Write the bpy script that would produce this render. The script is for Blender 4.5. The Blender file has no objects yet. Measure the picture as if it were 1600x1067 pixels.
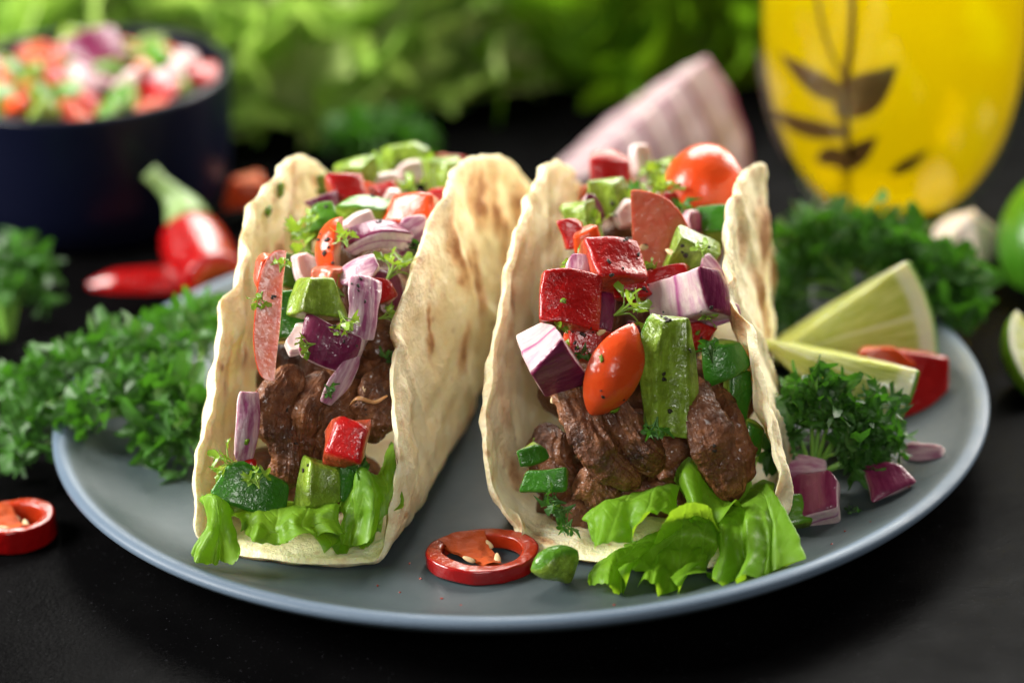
import bpy, math, random
import numpy as np
from mathutils import Matrix, Vector

# ------------------------------------------------------------------ camera, world, lamps
# everything below is written in centimetres; CM turns it into metres
CM = 0.01
sc = bpy.context.scene
COL = sc.collection
LENS = 100.0
CLOC = np.array([-.153, -72.394, 35.48]); CAIM = np.array([-.153, 7.495, 0.0]); CROLL = math.radians(-2.404)
_f = CAIM - CLOC; _f /= np.linalg.norm(_f)
_r = np.array([1.0, 0, 0]); _u = np.cross(_r, _f)
_c, _s = math.cos(CROLL), math.sin(CROLL)
_r, _u = _c*_r + _s*_u, -_s*_r + _c*_u
KPX = LENS/36*1600
cam = bpy.data.cameras.new('camera'); camo = bpy.data.objects.new('camera', cam); COL.objects.link(camo)
cam.lens = LENS; cam.sensor_width = 36; cam.clip_start = .01; cam.clip_end = 20
camo.matrix_world = Matrix([[_r[0], _u[0], -_f[0], CLOC[0]*CM], [_r[1], _u[1], -_f[1], CLOC[1]*CM],
                            [_r[2], _u[2], -_f[2], CLOC[2]*CM], [0, 0, 0, 1]])
cam.dof.use_dof = True; cam.dof.focus_distance = .722; cam.dof.aperture_fstop = 5.6
cam.dof.aperture_blades = 0
sc.camera = camo

w = bpy.data.worlds.new('World'); sc.world = w; w.use_nodes = True
w.node_tree.nodes['Background'].inputs[0].default_value = (1, .97, .93, 1)
w.node_tree.nodes['Background'].inputs[1].default_value = .012

def lamp(name, loc, aim, size, power, col=(1, 1, 1), sy=None):
    d = bpy.data.lights.new(name, 'AREA'); d.shape = 'RECTANGLE'; d.size = size*CM; d.size_y = (sy or size)*CM
    d.energy = power; d.color = col
    o = bpy.data.objects.new(name, d); COL.objects.link(o)
    v = Vector(aim) - Vector(loc)
    o.matrix_world = Matrix.Translation(Vector(loc)*CM) @ v.to_track_quat('-Z', 'Y').to_matrix().to_4x4()
    return o
lamp('window_light', (-76, -4, 48), (0, -2, 4), 42, 20, (1, .97, .92), 42)
lamp('side_light', (58, 48, 42), (0, 2, 5), 36, 9.0, (1, .94, .85), 40)
lamp('front_light', (6, -92, 50), (0, -4, 4), 26, 3.4, (1, .97, .93))
lamp('back_light', (10, 70, 62), (6, 26, 3), 70, 17, (1, .98, .92), 50)

sc.render.engine = 'CYCLES'
sc.cycles.use_denoising = True; sc.cycles.use_adaptive_sampling = True; sc.cycles.adaptive_threshold = .02; sc.cycles.adaptive_min_samples = 16
sc.cycles.max_bounces = 8; sc.cycles.diffuse_bounces = 3; sc.cycles.glossy_bounces = 3; sc.cycles.transmission_bounces = 8; sc.cycles.transparent_max_bounces = 8
sc.cycles.caustics_reflective = False
sc.cycles.sample_clamp_indirect = 6
sc.view_settings.view_transform = 'Standard'; sc.view_settings.look = 'None'
sc.view_settings.exposure = 0; sc.view_settings.gamma = 1

def P(px, py, y):          # the point that stands at depth y (cm) behind that spot of the photograph
    d = _f + _r*((px-800)/KPX) - _u*((py-533.5)/KPX)
    return CLOC + d*(y-CLOC[1])/d[1]
def PZ(px, py, z):
    d = _f + _r*((px-800)/KPX) - _u*((py-533.5)/KPX)
    return CLOC + d*(z-CLOC[2])/d[2]
def pxcm(p): return KPX/((np.asarray(p)-CLOC) @ _f)
FACE = np.stack([_r, _u, -_f], 1)
def rx(a): a = math.radians(a); c, s = math.cos(a), math.sin(a); return np.array([[1, 0, 0], [0, c, -s], [0, s, c]])
def ry(a): a = math.radians(a); c, s = math.cos(a), math.sin(a); return np.array([[c, 0, s], [0, 1, 0], [-s, 0, c]])
def rz(a): a = math.radians(a); c, s = math.cos(a), math.sin(a); return np.array([[c, -s, 0], [s, c, 0], [0, 0, 1]])
def frame_from(y, zhint=(0, 0, 1)):       # rotation whose Y axis is y
    y = np.asarray(y, float); y = y/np.linalg.norm(y); z = np.asarray(zhint, float)
    x = np.cross(y, z)
    if np.linalg.norm(x) < 1e-4: x = np.cross(y, (1, 0, .1))
    x /= np.linalg.norm(x); z = np.cross(x, y); return np.stack([x, y, z], 1)

# ------------------------------------------------------------------ noise and mesh helpers
_rng = np.random.default_rng(7)
_perm = np.concatenate([_rng.permutation(256)]*3)
_grad = _rng.normal(size=(256, 3)); _grad /= np.linalg.norm(_grad, axis=1)[:, None]
def pn(p):
    p = np.asarray(p, float); sh = p.shape[:-1]; p = p.reshape(-1, 3) + 1000.0
    i = np.floor(p).astype(int); f = p - i; i &= 255
    t = f*f*f*(f*(f*6-15)+10); out = 0
    for dx in (0, 1):
        for dy in (0, 1):
            for dz in (0, 1):
                g = _grad[_perm[_perm[_perm[(i[:, 0]+dx) & 255]+((i[:, 1]+dy) & 255)]+((i[:, 2]+dz) & 255)]]
                d = (g*(f-np.array([dx, dy, dz]))).sum(1)
                wt = (t[:, 0] if dx else 1-t[:, 0])*(t[:, 1] if dy else 1-t[:, 1])*(t[:, 2] if dz else 1-t[:, 2])
                out = out + d*wt
    return (out*1.6).reshape(sh)
def fbm(p, o=4, g=.5):
    a, v, p = 1, 0, np.asarray(p, float)
    for k in range(o): v = v + a*pn(p + 17.3*k); p = p*2.03; a *= g
    return v
def pn1(x, seed=0): x = np.asarray(x, float); return pn(np.stack([x, 0*x+seed*7.13+.37, 0*x+.61], -1))
def sstep(a, b, x): t = np.clip((x-a)/(b-a), 0, 1); return t*t*(3-2*t)

def mesh(name, V, F, mat, attrs=None, smooth=True):
    me = bpy.data.meshes.new(name)
    V = np.asarray(V, float)*CM
    me.vertices.add(len(V)); me.vertices.foreach_set('co', V.ravel())
    fl = [np.asarray(f) for f in (F if isinstance(F, list) else [F]) if len(f)]
    li = np.concatenate([f.ravel() for f in fl]); ln = np.concatenate([np.full(len(f), f.shape[1]) for f in fl])
    me.loops.add(len(li)); me.loops.foreach_set('vertex_index', li)
    me.polygons.add(len(ln)); me.polygons.foreach_set('loop_start', np.concatenate([[0], np.cumsum(ln)[:-1]]))
    me.polygons.foreach_set('use_smooth', np.full(len(ln), smooth))
    for k, v in (attrs or {}).items():
        a = me.attributes.new(k, 'FLOAT', 'POINT'); a.data.foreach_set('value', np.asarray(v, float))
    me.update(calc_edges=True); me.validate()
    me.materials.append(mat); return me
def obj(name, me, parent=None, loc=(0, 0, 0), rot=None, scale=1.0):
    o = bpy.data.objects.new(name, me); COL.objects.link(o)
    R = Matrix(np.asarray(rot if rot is not None else np.eye(3)).tolist()).to_4x4()
    if parent is not None: o.parent = parent
    o.matrix_basis = Matrix.Translation(Vector([float(c)*CM for c in loc])) @ R @ Matrix.Scale(scale, 4)
    return o
def tag(o, label, cat, group=None):
    o['label'] = label; o['category'] = cat
    if group: o['group'] = group
    return o
def thing(name, label, cat, loc=(0, 0, 0), rot=None, group=None):
    return tag(obj(name, None, None, loc, rot), label, cat, group)
class Join:
    def __init__(s): s.V = []; s.F = []; s.A = {}; s.n = 0
    def add(s, V, F, **at):
        V = np.asarray(V); F = F if isinstance(F, list) else [F]
        s.F += [np.asarray(f)+s.n for f in F]; s.V.append(V); s.n += len(V)
        for k, v in at.items(): s.A.setdefault(k, []).append(np.broadcast_to(v, len(V)))
    def mesh(s, name, mat): return mesh(name, np.concatenate(s.V), s.F, mat, {k: np.concatenate(v) for k, v in s.A.items()})

def gridF(n, m, wrap=False):
    i = np.arange(n-1)[:, None]; j = np.arange(m if wrap else m-1)[None, :]; j2 = (j+1) % m
    return np.stack([i*m+j, (i+1)*m+j, (i+1)*m+j2, i*m+j2], -1).reshape(-1, 4)
def gnormals(G):
    a = np.gradient(G, axis=0); b = np.gradient(G, axis=1); n = np.cross(a, b)
    return n/(np.linalg.norm(n, axis=-1, keepdims=True)+1e-12)

_cc = {}
def cube(n):
    if n in _cc: return _cc[n]
    t = np.linspace(-1, 1, n+1); t = np.sign(t)*(1-(1-np.abs(t))**1.6)
    a, b = np.meshgrid(t, t, indexing='ij'); o = np.ones_like(a); Vs = []; Fs = []; k = 0
    for ax in range(3):
        for s in (-1, 1):
            q = [None]*3; q[ax] = s*o; q[(ax+1) % 3] = a; q[(ax+2) % 3] = b
            Vs.append(np.stack(q, -1).reshape(-1, 3)); f = gridF(n+1, n+1)
            Fs.append((f if s > 0 else f[:, ::-1]) + k); k += (n+1)**2
    V = np.concatenate(Vs); F = np.concatenate(Fs)
    _, i, inv = np.unique(np.round(V, 6), axis=0, return_index=True, return_inverse=True)
    _cc[n] = (V[i], inv.ravel()[F]); return _cc[n]
def rbox(dims, r, n=12):
    U, F = cube(n); h = np.asarray(dims, float)/2; r = min(r, h.min()*.98)
    p = U*h; q = np.clip(p, -(h-r), h-r); d = p-q
    V = q + r*d/(np.linalg.norm(d, axis=1, keepdims=True)+1e-12)
    return U, V, F
def bend(V, R):
    a = V[:, 0]/R; return np.stack([(R+V[:, 2])*np.sin(a), V[:, 1], (R+V[:, 2])*np.cos(a)-R], -1)
def warp(U, V, rng, amt):
    c = rng.normal(size=(2, 2, 2, 3))*amt*np.ptp(V, axis=0); o = np.zeros_like(V)
    for i in (0, 1):
        for j in (0, 1):
            for k in (0, 1):
                wt = (.5+(i-.5)*U[:, 0])*(.5+(j-.5)*U[:, 1])*(.5+(k-.5)*U[:, 2]); o += wt[:, None]*c[i, j, k]
    return V+o
def crv(pts, n):
    pts = np.asarray(pts, float)
    if len(pts) == 2: return pts[0]+(pts[1]-pts[0])*np.linspace(0, 1, n)[:, None]
    t = np.linspace(0, len(pts)-1, n); i = np.clip(t.astype(int), 0, len(pts)-2); f = (t-i)[:, None]
    e = np.concatenate([2*pts[:1]-pts[1:2], pts, 2*pts[-1:]-pts[-2:-1]])
    a, b, c, d = e[i], e[i+1], e[i+2], e[i+3]
    return .5*(2*b+(c-a)*f+(2*a-5*b+4*c-d)*f*f+(3*b-a-3*c+d)*f**3)
def tube(pts, rad, n=16, m=8, flat=1.0, hint=(0, 0, 1), caps=True):
    c = crv(pts, n); T = np.gradient(c, axis=0); T /= np.linalg.norm(T, axis=1)[:, None]
    x = np.cross(T, np.asarray(hint, float)); x /= np.linalg.norm(x, axis=1)[:, None]+1e-9; z = np.cross(x, T)
    r = np.interp(np.linspace(0, 1, n), np.linspace(0, 1, len(np.atleast_1d(rad))), np.atleast_1d(rad)) if np.ndim(rad) else np.full(n, rad)
    a = np.linspace(0, 2*np.pi, m, endpoint=False)
    V = (c[:, None]+r[:, None, None]*(np.cos(a)[None, :, None]*x[:, None]+flat*np.sin(a)[None, :, None]*z[:, None])).reshape(-1, 3)
    F = [gridF(n, m, True)]
    if caps: F += [np.arange(m)[None, :], (np.arange(m)[::-1]+(n-1)*m)[None, :]]
    return V, F
def lathe(prof, m=96):
    prof = np.asarray(prof, float); a = np.linspace(0, 2*np.pi, m, endpoint=False)
    V = np.stack([prof[:, None, 0]*np.cos(a), prof[:, None, 0]*np.sin(a), prof[:, None, 1]+0*a], -1).reshape(-1, 3)
    return V, gridF(len(prof), m, True)[:, ::-1]

# ------------------------------------------------------------------ materials
class Mat:
    def __init__(s, name, **kw):
        s.m = bpy.data.materials.new(name); s.m.use_nodes = True; s.nt = s.m.node_tree
        s.b = s.nt.nodes['Principled BSDF']; s.out = s.nt.nodes['Material Output']; s.set(**kw)
    def put(s, sock, v):
        if isinstance(v, bpy.types.NodeSocket): s.nt.links.new(v, sock)
        else:
            if isinstance(v, (tuple, list)) and len(v) == 3 and sock.type == 'RGBA': v = (*v, 1)
            sock.default_value = v
    def set(s, **kw):
        for k, v in kw.items(): s.put(s.b.inputs[k.replace('_', ' ')], v)
    def n(s, t, ins=None, **kw):
        nd = s.nt.nodes.new('ShaderNode'+t)
        for k, v in kw.items(): setattr(nd, k, v)
        for k, v in (ins or {}).items(): s.put(nd.inputs[k], v)
        return nd
    def co(s, sx=1, sy=None, sz=None):
        t = s.n('TexCoord').outputs['Object']; sy = sx if sy is None else sy; sz = sx if sz is None else sz
        return s.n('VectorMath', {0: t, 1: (100*sx, 100*sy, 100*sz)}, operation='MULTIPLY').outputs[0]
    def rnd(s): return s.n('ObjectInfo').outputs['Random']
    def noise(s, sc=1, detail=3, rough=.5, vec=None, dist=0):
        if vec is None:
            if getattr(s, '_v', None) is None:
                wv = s.n('Math', {0: s.rnd(), 1: 40.0}, operation='MULTIPLY').outputs[0]
                s._v = s.n('VectorMath', {0: s.co(), 1: wv}, operation='ADD').outputs[0]
            vec = s._v
        return s.n('TexNoise', {'Vector': vec, 'Scale': sc, 'Detail': min(detail, 3), 'Roughness': rough, 'Distortion': dist}).outputs['Fac']
    def voro(s, sc=1, feature='F1', out='Distance', vec=None): return s.n('TexVoronoi', {'Vector': vec or s.co(), 'Scale': sc}, feature=feature).outputs[out]
    def ramp(s, fac, *st):
        r = s.n('ValToRGB', {0: fac}); e = r.color_ramp.elements
        while len(e) < len(st): e.new(.5)
        for el, (p, c) in zip(e, st):
            el.position = p; el.color = (c, c, c, 1) if not isinstance(c, tuple) else (*c, 1)
        return r.outputs[0]
    def mix(s, f, a, b): 
        n = s.n('Mix', data_type='RGBA'); s.put(n.inputs[0], f); s.put(n.inputs[6], a); s.put(n.inputs[7], b); return n.outputs[2]
    def math(s, op, a, b=0.0): return s.n('Math', {0: a, 1: b}, operation=op).outputs[0]
    def attr(s, name): return s.n('Attribute', attribute_name=name).outputs['Fac']
    def bump(s, h, dist=.03, strength=1.0, prev=None):
        ins = {'Height': h, 'Distance': dist*CM, 'Strength': strength}
        if prev is not None: ins['Normal'] = prev
        o = s.n('Bump', ins).outputs[0]; s.put(s.b.inputs['Normal'], o); return o
    def sss(s, wt, scale=.15, rad=(1, .5, .25)): s.set(Subsurface_Weight=wt, Subsurface_Scale=scale*CM, Subsurface_Radius=rad)
    def wet(s, coat=.4, rough=.12): s.set(Coat_Weight=coat, Coat_Roughness=rough)
    def drops(s, sc=4.5, dist=.05, st=.35):
        h = s.ramp(s.noise(sc, 2, .55), (.45, 0.0), (.7, 1.0)); s.put(s.b.inputs['Coat Normal'], s.n('Bump', {'Height': h, 'Distance': dist*CM, 'Strength': st}).outputs[0])
    def translucent(s, f, col):
        t = s.n('BsdfTranslucent'); s.put(t.inputs[0], col)
        nl = s.b.inputs['Normal'].links
        if nl: s.nt.links.new(nl[0].from_socket, t.inputs['Normal'])
        m = s.n('MixShader'); s.put(m.inputs[0], f); s.nt.links.new(s.b.outputs[0], m.inputs[1]); s.nt.links.new(t.outputs[0], m.inputs[2])
        s.nt.links.new(m.outputs[0], s.out.inputs[0])
MT = {}
def build_materials():
    # tortilla: cream wheat dough with toasted blisters
    m = Mat('tortilla', Roughness=.62); n1 = m.noise(.55, 4, .6); n2 = m.noise(.28, 3, .55, m.co(1, .6, .8))
    base = m.mix(m.ramp(m.noise(1.2, 4, .6), (.35, 0.0), (.7, 1.0)), (.95, .85, .58), (.90, .75, .45))
    tn = m.noise(1.3, 3, .6); ta = m.attr('toast'); toast = m.ramp(m.math('ADD', ta, m.math('MULTIPLY', tn, .9)), (.62, 0.0), (1.0, 1.0))
    core = m.ramp(m.math('MULTIPLY', m.math('ADD', ta, m.math('MULTIPLY', m.noise(2.6, 3, .6), .9)), .5), (.5, 0.0), (.68, 1.0))
    c = m.mix(m.math('MULTIPLY', toast, .65), base, (.60, .30, .10)); c = m.mix(m.math('MULTIPLY', core, .8), c, (.30, .10, .03))
    fl = m.ramp(m.voro(1.0), (.05, 1.0), (.14, 0.0)); c = m.mix(m.math('MULTIPLY', fl, .7), c, (.40, .17, .05))
    e = m.attr('edge'); en = m.ramp(m.noise(1.7, 4, .6), (.5, 0.0), (.66, 1.0)); c = m.mix(m.math('MULTIPLY', m.math('MULTIPLY', e, en), .5), c, (.6, .33, .13))
    m.set(Base_Color=c); m.sss(.35, .35, (1, .65, .3)); b = m.bump(m.noise(2.2, 3, .65), .10, .7); b = m.bump(m.noise(8, 3, .7), .06, .9, b); m.bump(toast, .05, .5, b); MT['tortilla'] = m.m
    # peppers
    for nm, skin, skin2, flesh in (('green_pepper', (.016, .095, .006), (.05, .20, .012), (.26, .38, .04)),
                                   ('pale_green_pepper', (.045, .16, .008), (.11, .26, .016), (.22, .34, .025)),
                                   ('red_pepper', (.30, .0025, .004), (.42, .008, .006), (.52, .07, .025))):
        m = Mat(nm, Roughness=.3, Specular_IOR_Level=.3); k = m.attr('skin'); s = m.mix(m.noise(1.5), skin, skin2)
        f = m.mix(m.ramp(m.noise(2.2, 4), (.3, 0.0), (.75, 1.0)), flesh, tuple(x*.38 for x in flesh)); f = m.mix(m.ramp(m.noise(5, 3, .7, m.co(1.6, .5, 1.6)), (.5, 0.0), (.75, .7)), f, tuple(min(.8, x*1.5+.05) for x in flesh)); f = m.mix(m.ramp(m.voro(3.2, 'DISTANCE_TO_EDGE'), (.0, .14), (.12, 0.0)), f, tuple(min(.9, x*1.3+.04) for x in flesh))
        m.set(Base_Color=m.mix(k, f, s)); m.sss(.3, .12, (1, .8, .3) if 'green' in nm else (1, .3, .15)); m.wet(.4, .05)
        b = m.bump(m.noise(2.2, 3), .08, .8); m.bump(m.noise(6, 3, .65), .05, .9, b); m.drops(); MT[nm] = m.m
    # tomato
    m = Mat('tomato', Roughness=.28, Specular_IOR_Level=.3); k = m.attr('skin'); s = m.mix(m.noise(.9), (.54, .040, .008), (.64, .085, .012))
    f = m.mix(m.ramp(m.noise(2.4, 4, .6), (.3, 0.0), (.7, 1.0)), (.52, .085, .04), (.56, .17, .09))
    m.set(Base_Color=m.mix(k, f, s)); m.sss(.3, .2, (1, .3, .12)); m.wet(.35, .05)
    b = m.bump(m.noise(1.8, 2), .06, .5); m.bump(m.noise(7, 3), .022, .6, b); m.drops(5, .05, .3); MT['tomato'] = m.m
    # onion: pale flesh, violet skin and violet layer lines
    for nm, skin, pale, pink in (('onion', (.13, .003, .042), (.62, .50, .47), (.50, .29, .37)), ('pale_onion', (.30, .07, .17), (.68, .59, .51), (.60, .45, .45))):
        m = Mat(nm, Roughness=.34, Specular_IOR_Level=.3); d = m.attr('depth')
        st = m.noise(2.2, 3, .6, m.co(2.6, .35, 2.6))
        body = m.mix(m.ramp(st, (.35, 0.0), (.7, 1.0)), pale, pink)
        line = m.ramp(d, (.46, 0.0), (.50, 1.0), (.515, 1.0), (.57, 0.0)); body = m.mix(m.math('MULTIPLY', line, .85), body, (.3, .03, .18))
        sk = m.mix(m.ramp(m.noise(2, 4, .6, m.co(2.6, .4, 2.6)), (.35, 0.0), (.65, 1.0)), skin, (.66, .50, .52) if nm == 'pale_onion' else tuple(x*1.35+.03 for x in skin))
        m.set(Base_Color=m.mix(m.ramp(d, (.93, 0.0), (.97, 1.0)), body, sk)); m.sss(.5, .2, (1, .7, .75)); m.wet(.4, .06)
        b = m.bump(st, .05, .6); m.bump(m.noise(7, 2), .03, .6, b); m.drops(); MT[nm] = m.m
    # beef
    m = Mat('beef', Roughness=.5); n1 = m.noise(1.1, 5, .62); n2 = m.noise(4.2, 4, .6)
    c = m.ramp(n1, (.3, (.042, .012, .005)), (.5, (.145, .047, .015)), (.72, (.33, .125, .042)))
    c = m.mix(m.ramp(n2, (.45, 0.0), (.72, .5)), c, (.10, .03, .01)); c = m.mix(m.ramp(m.noise(7, 3, .7), (.56, 0.0), (.72, .55)), c, (.30, .12, .04)); m.set(Base_Color=c, Specular_IOR_Level=.35); m.wet(.34, .12)
    b = m.bump(n2, .12, 1.0); b = m.bump(m.noise(9, 3, .7), .06, .9, b); m.drops(7, .06, .6); MT['beef'] = m.m
    m = Mat('beef_fat', Roughness=.35, Base_Color=(.5, .25, .1)); m.sss(.4, .15); m.wet(); m.bump(m.noise(5, 4), .04); MT['fat'] = m.m
    # leaves
    def leafm(nm, a, b_, tr, trf, rough=.38, vs=1.0, coat=.15):
        m = Mat(nm, Roughness=rough); n = m.noise(.8*vs, 3); e = m.attr('edge')
        c = m.mix(m.ramp(m.math('ADD', m.math('MULTIPLY', n, .55), m.math('MULTIPLY', m.rnd(), .5)), (.2, 0.0), (.75, 1.0)), a, b_); c = m.mix(m.math('MULTIPLY', m.math('SUBTRACT', 1.0, e), .55), c, tuple(min(.85, x*1.35+.06) for x in b_))
        m.set(Base_Color=c); m.wet(coat, .15); b = m.bump(m.voro(2.4*vs, 'DISTANCE_TO_EDGE'), .05, .35); m.bump(m.noise(2.2*vs, 3), .05, .5, b); m.translucent(trf, tr); MT[nm] = m.m
    leafm('lettuce', (.10, .28, .008), (.22, .43, .018), (.40, .66, .025), .45, .5, 1.0, .05)
    leafm('back_lettuce', (.28, .50, .06), (.62, .76, .28), (.50, .72, .13), .4, .3)
    leafm('dark_lettuce', (.07, .2, .008), (.16, .33, .014), (.2, .4, .01), .4, .3)
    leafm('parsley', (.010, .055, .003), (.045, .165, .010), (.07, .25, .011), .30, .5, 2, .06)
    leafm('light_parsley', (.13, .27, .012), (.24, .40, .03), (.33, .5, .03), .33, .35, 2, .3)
    m = Mat('parsley_stem', Base_Color=(.14, .30, .04), Roughness=.4); m.sss(.3, .1); MT['stem'] = m.m
    # plate, table, bowl
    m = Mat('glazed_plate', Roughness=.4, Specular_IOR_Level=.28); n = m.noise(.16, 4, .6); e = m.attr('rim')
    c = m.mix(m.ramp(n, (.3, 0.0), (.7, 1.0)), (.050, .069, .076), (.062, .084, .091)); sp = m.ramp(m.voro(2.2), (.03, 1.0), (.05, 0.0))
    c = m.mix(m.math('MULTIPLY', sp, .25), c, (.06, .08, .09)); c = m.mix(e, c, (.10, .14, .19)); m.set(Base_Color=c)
    m.set(Roughness=m.ramp(m.noise(.4, 5, .6), (.35, .36), (.65, .58))); m.bump(m.noise(3, 3), .01, .5); MT['plate'] = m.m
    m = Mat('black_slate', Roughness=.4, Specular_IOR_Level=.0); n = m.noise(.12, 5, .6); c = m.mix(n, (.0012, .0012, .0014), (.0026, .0025, .0026))
    sp = m.ramp(m.noise(9, 2, .6), (.67, 0.0), (.76, 1.0)); c = m.mix(m.math('MULTIPLY', sp, .5), c, (.035, .035, .04)); m.set(Base_Color=c)
    m.set(Roughness=m.ramp(m.noise(.5, 5, .65), (.3, .38), (.7, .58))); b = m.bump(m.noise(1.1, 5, .6), .03, .5); nb = m.bump(m.noise(9, 3, .6), .015, .6, b); gl = m.n('BsdfGlossy', {'Roughness': m.ramp(m.noise(.35, 3, .65), (.35, .28), (.65, .5)), 'Normal': nb}); ms = m.n('MixShader', {0: .005, 1: m.b.outputs[0], 2: gl.outputs[0]}); m.nt.links.new(ms.outputs[0], m.out.inputs[0]); MT['table'] = m.m
    m = Mat('navy_glaze', Base_Color=(.0022, .0032, .012), Roughness=.35, Specular_IOR_Level=.2); m.bump(m.noise(1, 3), .01, .4); MT['bowl'] = m.m
    # chilli
    m = Mat('chilli', Roughness=.2); k = m.attr('skin'); f = m.mix(m.noise(3, 3), (.42, .038, .007), (.30, .014, .004))
    m.set(Base_Color=m.mix(k, f, m.mix(m.noise(1), (.22, .002, .003), (.36, .004, .004)))); m.sss(.15, .1, (1, .2, .1)); m.wet(.5, .08); m.bump(m.noise(4.5, 3), .045, .7); m.drops(5, .04, .5); MT['chilli'] = m.m
    m = Mat('chilli_membrane', Roughness=.6, Specular_IOR_Level=.2, Base_Color=(.42, .065, .010)); m.sss(.2, .15, (1, .3, .1)); m.bump(m.noise(5, 3), .06, .9); MT['membrane'] = m.m
    m = Mat('seed', Roughness=.45); m.set(Base_Color=m.mix(m.noise(3), (.62, .44, .22), (.72, .56, .32))); m.sss(.3, .05); m.bump(m.noise(12, 3), .01); MT['seed'] = m.m
    m = Mat('chilli_stem', Roughness=.45); m.set(Base_Color=m.mix(m.noise(1.5), (.12, .22, .06), (.24, .34, .12))); MT['chilli_stem'] = m.m
    m = Mat('peppercorn', Roughness=.5); m.set(Base_Color=m.mix(m.noise(9), (.008, .007, .006), (.04, .025, .015))); m.bump(m.noise(20, 3), .02); MT['pepper_speck'] = m.m
    # lime
    m = Mat('lime', Roughness=.3); r = m.attr('rad'); a = m.attr('ang'); cx = m.n('CombineXYZ', {0: m.math('MULTIPLY', r, 3.0), 1: m.math('MULTIPLY', a, 9.0), 2: m.rnd()}); st = m.noise(1.6, 3, .6, cx.outputs[0])
    pulp = m.mix(m.ramp(st, (.3, 0.0), (.7, 1.0)), (.42, .50, .04), (.72, .75, .27))
    seg = m.ramp(m.n('Math', {0: m.math('MULTIPLY', a, 1.0), 1: .5}, operation='PINGPONG').outputs[0], (.0, 1.0), (.07, 0.0))
    pulp = m.mix(m.math('MULTIPLY', seg, .8), pulp, (.86, .87, .62))
    c = m.mix(m.ramp(r, (.86, 0.0), (.9, 1.0)), pulp, (.82, .83, .58)); rind = m.mix(m.noise(3), (.11, .26, .012), (.2, .37, .02))
    c = m.mix(m.ramp(r, (.955, 0.0), (.98, 1.0)), c, rind); m.set(Base_Color=c); m.sss(.6, .35, (1, .9, .4)); m.wet(.4, .1); b = m.bump(st, .10, .7); m.bump(m.voro(6), .03, .4, b); MT['lime'] = m.m
    m = Mat('lime_peel', Roughness=.32); m.set(Base_Color=m.mix(m.noise(.8, 4), (.03, .14, .006), (.07, .22, .01))); m.sss(.2, .2, (.6, 1, .2)); m.bump(m.voro(6), .03, .5); MT['lime_peel'] = m.m
    m = Mat('garlic', Roughness=.5); m.set(Base_Color=m.mix(m.noise(1.2, 4, .6, m.co(3, 3, .4)), (.75, .68, .58), (.62, .5, .42))); m.sss(.4, .3); m.bump(m.noise(2), .03); MT['garlic'] = m.m
    # big onion wedge with rings across the cut
    m = Mat('onion_wedge', Roughness=.38); r = m.attr('rad'); rr = m.math('ADD', m.math('MULTIPLY', r, 6.0), m.math('MULTIPLY', m.noise(.6), .5))
    pp = m.n('Math', {0: rr, 1: .5}, operation='PINGPONG').outputs[0]; pp = m.math('MULTIPLY', pp, 2.0)
    c = m.mix(m.ramp(pp, (.0, 1.0), (.30, 0.0)), (.58, .45, .45), (.17, .015, .08)); c = m.mix(m.ramp(m.noise(1.3), (.3, 0.0), (.7, .3)), c, (.42, .2, .31))
    c = m.mix(m.ramp(r, (.95, 0.0), (.98, 1.0)), c, (.26, .03, .12)); m.set(Base_Color=c); m.sss(.35, .3, (1, .6, .7)); m.wet(.3, .15); m.bump(pp, .05, .5); MT['onion_wedge'] = m.m
    # oil jar
    m = Mat('clear_glass'); tr = m.n('BsdfTransparent', {0: (.97, .98, .96)}); gl = m.n('BsdfGlossy', {'Roughness': .02}); lw = m.n('LayerWeight', {'Blend': .5}); fr = m.n('Math', {0: m.math('MULTIPLY', m.math('POWER', lw.outputs['Facing'], 4.0), .7), 1: .03}, operation='ADD')
    mx = m.n('MixShader', {0: fr.outputs[0], 1: tr.outputs[0], 2: gl.outputs[0]}); m.nt.links.new(mx.outputs[0], m.out.inputs[0]); MT['glass'] = m.m
    m = Mat('olive_oil'); tr = m.n('BsdfTransparent', {0: (1, .86, .08)}); tl = m.n('BsdfTranslucent', {0: (1, .80, .003)}); df = m.n('BsdfDiffuse', {0: (1, .76, .003)})
    a_ = m.n('MixShader', {0: .3, 1: tl.outputs[0], 2: df.outputs[0]}); b_ = m.n('MixShader', {0: .3, 1: tr.outputs[0], 2: a_.outputs[0]}); m.nt.links.new(b_.outputs[0], m.out.inputs[0]); MT['oil'] = m.m
    m = Mat('steeped_herb', Roughness=.5); m.set(Base_Color=m.mix(m.noise(2), (.05, .022, .004), (.11, .05, .008))); MT['herb'] = m.m
    m = Mat('cork', Roughness=.8); m.set(Base_Color=m.mix(m.noise(3, 5), (.5, .33, .18), (.35, .2, .1))); MT['cork'] = m.m
    m = Mat('salsa_juice', Roughness=.25); m.set(Base_Color=m.mix(m.noise(1.2, 4), (.3, .05, .03), (.2, .16, .03))); m.bump(m.noise(1.5, 4), .3); MT['juice'] = m.m
build_materials()

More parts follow.
